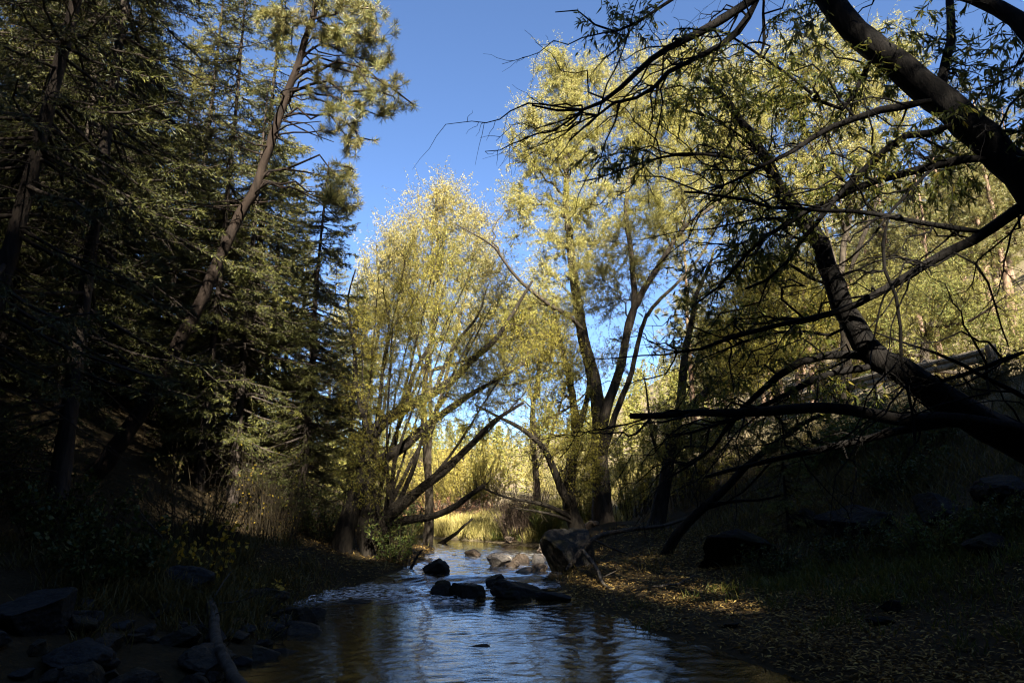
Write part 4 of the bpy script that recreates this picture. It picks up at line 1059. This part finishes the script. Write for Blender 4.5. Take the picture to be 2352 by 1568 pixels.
# ------------------------------------------------------------------ shrubs, stalks and saplings
def shrub(label, loc, rad, ht, nst, nl, mat, leaf=(.06, .025), seed=1, name='shrub', cat='shrub', group=None, spread=.6, stem='bark_twig', t0=.3, droop=.2, sr=.008):
    global RNG
    RNG = np.random.default_rng(seed)
    x, y = loc[:2]; z = Hs(x, y) if len(loc) < 3 else loc[2]
    root = empty(name, (x, y, z), label, cat, group)
    az = RNG.uniform(0, 6.28, nst); rb = rad * .55 * np.sqrt(RNG.uniform(0, 1, nst))
    b0 = np.stack([np.cos(az) * rb, np.sin(az) * rb, np.zeros(nst) - .05], 1)
    if not (len(loc) > 2): b0[:, 2] += H(x + b0[:, 0], y + b0[:, 1]) - z
    h = ht * RNG.uniform(.55, 1.1, nst)
    o_ = np.stack([np.cos(az), np.sin(az), np.zeros(nst)], 1) * (rad * spread * RNG.uniform(.1, 1.1, nst))[:, None] + RNG.normal(size=(nst, 3)) * rad * .12
    u = np.linspace(0, 1, 6)
    p = b0[:, None] + o_[:, None] * (u ** 1.4)[None, :, None]
    p[..., 2] += h[:, None] * u - droop * rad * .4 * u ** 3
    p += RNG.normal(size=p.shape) * .018 * u[None, :, None] * ht
    sb = Buf(); tubes(sb, p, np.broadcast_to(sr * (1 - .75 * u), (nst, 6)), 4)
    nt_ = nst * 5
    a, ta = on_paths(p, nt_, .08, .98)
    d = nrm(ta * .8 + RNG.normal(size=a.shape) * .45 + np.array([0, 0, .2]))
    l = ht * .22 * RNG.uniform(.4, 1.2, nt_)
    p2 = a[:, None] + d[:, None] * (l[:, None] * np.linspace(0, 1, 4))[..., None]
    tubes(sb, p2, np.broadcast_to(sr * .4 * np.linspace(1, .4, 4), (nt_, 4)), 3)
    sb.build('stem', M[stem], root)
    if nl:
        lb = Buf()
        pos, tn = on_paths(p2, nl, .1, 1.05)
        dd = tn * .4 + RNG.normal(size=pos.shape) * .6 + np.array([0, 0, -droop])
        leaves(lb, pos, dd, leaf[0] * RNG.uniform(.6, 1.3, nl), leaf[1] * RNG.uniform(.7, 1.3, nl), .1, True)
        lb.build('foliage', M[mat], root, smooth=False)
    return root
gp = lambda px, Y: (float(P(px, 1200, Y)[0]), Y)
shrub('purplish brown twiggy willow bush on the far right bank', gp(1200, 22.0), 1.0, 1.6, 420, 1200, 'twig_brown', (.07, .010), 61, 'twiggy_bush', spread=.5, stem='twig_brown')
shrub('green and tan reedy clump beside the twiggy bush', gp(1262, 20.6), .6, 1.2, 160, 900, 'green_grass', (.16, .016), 62, 'reed_clump', 'plant', spread=.5, stem='green_grass')
shrub('bright yellow shrub in the sunny meadow beyond the creek', gp(1085, 36), 2.4, 3.6, 150, 42000, 'shrub_yellow', (.085, .026), 63, stem='bark_twig')
shrub('golden shrub left in the meadow behind the arching stems', gp(985, 40), 2.6, 3.3, 140, 36000, 'shrub_yellow', (.085, .026), 64)
shrub('pale yellow shrub right in the meadow below the middle willow', gp(1290, 42), 2.6, 3.2, 140, 36000, 'willow_leaf_pale', (.085, .024), 65)
shrub('reddish brown thicket at the back of the meadow', gp(1010, 29), 1.8, 1.1, 220, 5600, 'shrub_red', (.07, .022), 66, stem='twig_brown', spread=.8)
shrub('low reddish brown thicket beside the meadow path', gp(1110, 31), 1.3, .8, 160, 3600, 'shrub_red', (.07, .022), 67, stem='twig_brown', spread=.8)
shrub('green bush between the pine gap and the meadow', gp(900, 25), 1.3, 1.8, 110, 6000, 'shrub_green', (.08, .03), 68)
shrub('olive bush behind the forked willow trunk', gp(1480, 22), 1.4, 2.8, 110, 7500, 'willow_leaf_green', (.10, .024), 69)
shrub('olive bush filling the gap right of the middle trunk', gp(1600, 20), 1.3, 2.6, 110, 6500, 'willow_leaf_green', (.10, .024), 70)
shrub('tall tan and green bush left of the middle trunk', gp(1345, 21.5), .9, 2.3, 110, 4500, 'willow_leaf_green', (.10, .022), 71)
shrub('leafy green bush catching light high on the right bank', gp(1990, 15.2), 1.0, 1.15, 90, 3000, 'shrub_green', (.10, .04), 72)
shrub('dull brown green bush under the guardrail', gp(1900, 16.0), .9, .8, 90, 2200, 'shrub_green', (.09, .03), 73)
shrub('dark leafy bush on the right bank slope', gp(2130, 13.6), 1.0, .9, 80, 2000, 'shrub_dark', (.09, .03), 74)
shrub('sunspotted bush at the right edge of the bank', gp(2300, 14.5), .9, .8, 80, 1800, 'brown_grass', (.10, .03), 75)
shrub('dark leafy bush at the bottom right of the slope', gp(2080, 12.6), .8, .7, 70, 1600, 'shrub_dark', (.08, .03), 76)
shrub('dark green broad leaved bush behind the blue grey boulder', (-4.9, 8.5), .8, .75, 70, 1800, 'shrub_dark', (.07, .045), 77)
shrub('dark leafy bush at the left picture edge', (-6.0, 9.6), .9, 1.0, 70, 1800, 'shrub_dark', (.07, .04), 78)
shrub('bare brown twiggy bush in the deep shade under the firs', (-5.6, 12.6), 1.1, 1.6, 80, 500, 'brown_grass', (.06, .03), 79, stem='bark_twig')
shrub('thin twiggy bush with few orange leaves under the fir stand', (-5.0, 14.6), 1.0, 1.7, 90, 150, 'yellow_leaf', (.05, .03), 80)
shrub('yellow leaved sapling at the top of the fallen log', (-4.25, 9.9, Hs(-4.25, 9.9)), .75, 1.1, 26, 230, 'yellow_leaf', (.075, .055), 81, 'sapling', 'plant', sr=.006, droop=.5)
shrub('low sprig of yellow leaves by the left water edge', (-3.75, 10.9), .45, .5, 14, 110, 'yellow_leaf', (.07, .05), 82, 'sapling', 'plant', sr=.005, droop=.6)
shrub('golden oak brush on the hillside at the right edge', (17.2, 23.0), 1.7, 2.2, 110, 9000, 'hill_green', (.08, .028), 90)
shrub('tan brush on the hillside above the guardrail', (15.6, 25.0), 1.5, 1.6, 110, 4500, 'dry_grass', (.10, .035), 91)
shrub('yellow green brush above the road between the pines', (17.0, 28.0), 1.9, 2.4, 110, 9000, 'hill_green', (.08, .028), 92)
shrub('low weedy bush in front of the huge blocky boulder', gp(1760, 11.6), .6, .45, 70, 1500, 'shrub_dark', (.06, .02), 93)
shrub('low weedy bush in front of the wide bank boulder', gp(1960, 10.9), .7, .5, 80, 1700, 'shrub_dark', (.06, .02), 94)
shrub('low green bush in front of the tall bank boulder', gp(2150, 9.9), .6, .55, 80, 1700, 'shrub_green', (.06, .02), 95)
shrub('low dark bush in front of the right edge boulder', gp(2300, 9.4), .6, .5, 80, 1500, 'shrub_dark', (.06, .02), 96)
shrub('dark undergrowth bush at the foot of the arching willow', gp(740, 16.2), .9, 1.1, 90, 2200, 'shrub_dark', (.07, .025), 83)
shrub('dark green bush at the left foot of the arching stems', gp(905, 15.6), .6, .9, 80, 2000, 'shrub_green', (.08, .022), 84)
shrub('dark thicket between the left bank pines', (-7.6, 16.8), 1.4, 1.6, 90, 2600, 'shrub_dark', (.08, .03), 85)
shrub('shaded bush on the left slope below the tall firs', (-8.4, 11.0), 1.3, 1.5, 90, 2400, 'shrub_dark', (.08, .03), 86)

# ------------------------------------------------------------------ grass and fallen leaves (uncountable)
def blades(name, label, pts, ht, mat, seed, lean=.35, w=.012):
    global RNG
    RNG = np.random.default_rng(seed)
    bf = Buf(); n = len(pts)
    z = H(pts[:, 0], pts[:, 1]) - .02
    p = np.column_stack([pts, z])
    d = np.column_stack([RNG.normal(size=(n, 2)) * lean, np.ones(n)])
    leaves(bf, p, d, ht * RNG.uniform(.4, 1.2, n), w, .12, True)
    return tag(bf.build(name, M[mat], smooth=False), label, 'grass', kind='stuff')
def patch(cx, cy, rx, ry, n, seed):
    r = np.random.default_rng(seed)
    v = r.normal(size=(n, 2)) * .5
    # tufts: gather points round random tuft hearts
    c = v[r.integers(0, max(2, n // 28), n)] + r.normal(size=(n, 2)) * .05
    return np.column_stack([cx + c[:, 0] * rx, cy + c[:, 1] * ry])
blades('grass', 'dark brownish grass mound on the left bank', np.vstack([patch(-4.6, 9.7, 1.3, 2.2, 9000, 1), patch(-5.0, 11.6, 1.6, 2.4, 6000, 2), patch(-3.9, 9.0, .7, .8, 2500, 3)]), .34, 'brown_grass', 5, .5)
blades('grass', 'dark green grass tufts along the back of the leaf beach', np.vstack([patch(5.6, 9.5, 2.6, 1.4, 4500, 4), patch(4.8, 10.9, 1.8, .8, 2200, 5), patch(6.2, 8.6, 1.8, 2, 3000, 6)]), .22, 'green_grass', 6, .5, .010)
blades('grass', 'dry grass and weeds on the right bank slope', np.vstack([patch(7.5, 14.5, 4, 4.5, 9000, 7), patch(7.2, 18.5, 3, 4, 5000, 8), patch(9.5, 12.5, 3, 4, 5000, 28)]), .36, 'brown_grass', 7, .5)
mp = np.vstack([patch(-1.2, 24.5, 2.6, 3.2, 9000, 9), patch(1.6, 23.5, 2.6, 3, 5000, 10), patch(-2, 30, 6, 6, 9000, 11), patch(4, 32, 6, 8, 8000, 12)])
l_ = np.interp(mp[:, 1], TY, TL); r_ = np.interp(mp[:, 1], TY, TR)
mp = mp[(mp[:, 0] < l_ - .1) | (mp[:, 0] > r_ + .1)]
blades('grass', 'pale golden meadow grass beyond the bend', mp, .5, 'dry_grass', 8, .3, .02)
mp2 = np.vstack([patch(-.2, 22.0, 1.6, 1.2, 2600, 13), patch(-4.4, 21, 1.4, 1.5, 2000, 14)])
l_ = np.interp(mp2[:, 1], TY, TL); r_ = np.interp(mp2[:, 1], TY, TR)
mp2 = mp2[(mp2[:, 0] < l_ - .1) | (mp2[:, 0] > r_ + .1)]
blades('grass', 'fresh green grass at the far water edge', mp2, .4, 'green_grass', 9, .35, .016)

def litter(name, label, x0, x1, y0, y1, n, seed, size=.055, side=1, reach=4.5):
    global RNG
    RNG = np.random.default_rng(seed)
    x = RNG.uniform(x0, x1, n); y = RNG.uniform(y0, y1, n)
    e = np.interp(y, TY, TR) if side > 0 else np.interp(y, TY, TL)
    dd = (x - e) * side
    keep = (dd > -.05) & (RNG.uniform(size=n) < np.clip(1.25 - dd / reach, .06, 1)) & (np.sin(x * 2.3 + 1.2 * np.sin(y * 1.9)) + RNG.normal(size=n) * .9 > -.7)
    x, y = x[keep], y[keep]
    p = np.column_stack([x, y, H(x, y) + RNG.uniform(.008, .03, len(x))])
    d = np.column_stack([RNG.normal(size=(len(x), 2)), RNG.normal(size=len(x)) * .22])
    bf = Buf(); leaves(bf, p, d, size * RNG.uniform(.6, 1.4, len(x)), size * .26 * RNG.uniform(.8, 1.3, len(x)), .10, True, up=(0, 0, 1.6))
    return tag(bf.build(name, M['litter'], smooth=False), label, 'fallen leaves', kind='stuff')
litter('fallen_leaves', 'slender fallen willow leaves covering the right beach', .6, 9, 5.6, 17, 70000, 15, .075)
litter('fallen_leaves', 'brown fallen leaves on the left beach', -8, -1.8, 9.5, 20, 30000, 16, .07, -1, 3.5)

# ------------------------------------------------------------------ dead wood
def log(label, pts, r0, r1, mat='dead_wood', name='fallen_log', stubs=(), cat='log', K=16):
    base = np.asarray(pts[0])
    root = empty(name, base, label, cat)
    sk = Skel(); bb = Buf(); pt, rd = limb(bb, sk, pts, r0, r1, K=K, sides=10, wob=.012)
    bb.build('trunk', M[mat], root, origin=base)
    for t, v, r in stubs:
        a = pt[int(t * (K - 1))]; e = a + np.asarray(v); m = (a + e) / 2 + RNG.normal(size=3) * .04
        s = Buf(); tubes(s, resample([a, m, e], 6)[None], np.linspace(r, r * .4, 6)[None], 6)
        s.build('branch', M[mat], root, origin=base)
    return root
RNG = np.random.default_rng(8)
log('slender grey fallen log sloping down into the water at lower left', [P(484, 1376, 9.0), P(492, 1440, 8.0), P(508, 1500, 7.1), P(562, 1590, 6.2)], .062, .055,
    stubs=[(.12, (.55, .2, .12), .014), (.1, (-.35, .1, .25), .014), (.08, (.1, .3, .35), .012), (.3, (-.2, -.05, .1), .012), (.32, (.16, 0, .12), .010), (.45, (-.14, 0, .05), .010), (.62, (.12, 0, .08), .010)])
log('pale dead branch fallen on the left bank grass', [P(385, 1258, 11.6), P(355, 1215, 11.4), P(325, 1180, 11.2), P(316, 1150, 11.1)], .022, .008, name='dead_branch', cat='branch',
    stubs=[(.4, (-.05, 0, -.3), .008), (.45, (.12, 0, .3), .008), (.6, (-.22, 0, .05), .007), (.3, (.25, .1, -.28), .009)])
log('short upright dead branch on the left bank', [P(266, 1245, 11.5), P(272, 1200, 11.4), P(262, 1165, 11.3)], .018, .007, name='dead_branch', cat='branch', stubs=[(.5, (.18, 0, .2), .007), (.4, (-.12, 0, .22), .006)])
log('long weathered pole leaning through the roots of the middle willow', [P(1300, 1310, 13.6), P(1360, 1240, 14.2), P(1430, 1218, 14.6), P(1530, 1205, 15), P(1600, 1180, 15.4)], .06, .03, mat='bark_willow',
    stubs=[(.3, (.9, -.2, -.35), .03), (.5, (.5, .1, .15), .02)])
log('crooked dead root reaching down to the leaf beach', [P(1340, 1262, 13.4), P(1372, 1310, 12.8), P(1392, 1345, 12.2), P(1450, 1372, 11.6)], .045, .015, name='dead_root', cat='root', stubs=[(.5, (.3, 0, .12), .012), (.7, (.35, .1, .05), .010)])
log('dark branch stub sticking out of the left bank toward the creek', [P(880, 1336, 14.6), P(935, 1312, 14.8), P(962, 1270, 15), P(972, 1262, 15)], .05, .02, mat='bark_willow_dark', name='dead_branch', cat='branch', stubs=[(.4, (.1, 0, .18), .012)])
log('dead leaning trunk beyond the creek, seen under the arching willow', [P(985, 1262, 22), P(1040, 1230, 22), P(1070, 1204, 22), P(1085, 1190, 22)], .09, .03, mat='bark_willow_dark', name='leaning_snag', cat='snag')
log('fallen log on the shaded flat below the pale pine trunk', [P(590, 1268, 16.5), P(660, 1282, 16.3), P(735, 1284, 16.2)], .10, .08, mat='bark_pine')
log('dry stick lying across the leaf covered beach', [P(1500, 1345, 11.4), P(1560, 1338, 11.6), P(1600, 1320, 11.9)], .022, .010, name='stick', cat='stick')
log('grey driftwood limb beside the right edge boulders', [P(2080, 1390, 9.2), P(2140, 1345, 9.6), P(2200, 1322, 9.9), P(2260, 1310, 10.2)], .035, .015, name='driftwood', cat='driftwood', stubs=[(.5, (.2, 0, .2), .012)])
log('dark thick log slanting down the bank toward the left shore', [P(640, 1395, 11.2), P(600, 1440, 10), P(540, 1420, 10.2)], .07, .05, mat='bark_fir')

# ------------------------------------------------------------------ guardrail on the road edge
gy_ = np.arange(15.0, 34.1, 1.9)
def grp(y): return np.array((float(xe(np.array(y))) + .05, y, 4.0 + float(zw(np.array(y)))))
rail = empty('guardrail', grp(15.0), 'weathered road guardrail on short posts above the right bank', 'guardrail')
base = grp(15.0)
prof = np.array([(-.0, .0), (.05, .05), (.05, .11), (0, .16), (.05, .21), (.05, .27), (0, .32)])
bb = Buf(); ys = np.arange(15, 34, .6); V = []
for y in ys:
    c = grp(y)
    for inner in (0, 1):
        for px_, pz in prof: V.append(c + np.array((-px_ + .012 * inner - .06, 0, .42 + pz)))
V = np.array(V).reshape(len(ys), 14, 3)
i = np.arange(len(ys) * 14).reshape(len(ys), 14)
for a_ in (0, 7):
    ii = i[:, a_:a_ + 7]; bb.add(V.reshape(-1, 3), np.stack([ii[:-1, :-1], ii[:-1, 1:], ii[1:, 1:], ii[1:, :-1]], -1).reshape(-1, 4))
bb.build('rail', M['rail_wood'], rail, origin=base, smooth=False)
for y in gy_:
    c = grp(y) + np.array((.06, 0, 0))
    bb = Buf(); s = .08
    v = np.array([[sx * s, sy * s, z] for z in (-.3, .78, .80) for sx, sy in ((-1, -1), (1, -1), (1, 1), (-1, 1))]); v[8:, :2] *= .85
    qd = [[0, 1, 5, 4], [1, 2, 6, 5], [2, 3, 7, 6], [3, 0, 4, 7], [4, 5, 9, 8], [5, 6, 10, 9], [6, 7, 11, 10], [7, 4, 8, 11], [8, 9, 10, 11]]
    bb.add(v + c, qd); bb.build('post', M['rail_wood'], rail, origin=base, smooth=False)

# ------------------------------------------------------------------ camera, light, sky
cam = bpy.data.cameras.new('camera'); co = bpy.data.objects.new('camera', cam); COL.objects.link(co)
cam.lens = 24; cam.sensor_width = 36; cam.clip_end = 2000; cam.clip_start = .05
co.location = (0, 0, CAMZ); co.rotation_euler = (R(90) + PITCH, 0, 0)
scene.camera = co
EL, AZ = R(38), R(-12)         # the sun stands behind the camera, a little to the right
sd = Vector((-math.sin(AZ) * math.cos(EL), -math.cos(AZ) * math.cos(EL), math.sin(EL)))
sun = bpy.data.lights.new('sun', 'SUN'); sun.energy = 5.0; sun.angle = R(.53); sun.color = (1, .93, .80)
so = bpy.data.objects.new('sun', sun); COL.objects.link(so)
so.rotation_euler = sd.to_track_quat('Z', 'Y').to_euler(); so.location = sd * 60
w = bpy.data.worlds.new('World'); scene.world = w; w.use_nodes = True
nt = w.node_tree
bg = nt.nodes['Background']; bg.inputs['Strength'].default_value = .06
sky = nt.nodes.new('ShaderNodeTexSky'); sky.sky_type = 'NISHITA'; sky.sun_disc = False
sky.sun_elevation = EL; sky.sun_rotation = math.atan2(sd.x, sd.y); sky.altitude = 2200; sky.air_density = .85; sky.dust_density = .1; sky.ozone_density = 4.8
nt.links.new(sky.outputs[0], bg.inputs['Color'])
vs = scene.view_settings; vs.view_transform = 'Standard'; vs.look = 'None'; vs.exposure = 2.45; vs.gamma = 1.0
scene.cycles.max_bounces = 5; scene.cycles.diffuse_bounces = 2; scene.cycles.glossy_bounces = 3; scene.cycles.transmission_bounces = 4
scene.cycles.use_denoising = True; scene.cycles.denoising_input_passes = 'RGB_ALBEDO_NORMAL'; scene.cycles.denoising_prefilter = 'FAST'
scene.cycles.filter_width = 1.15
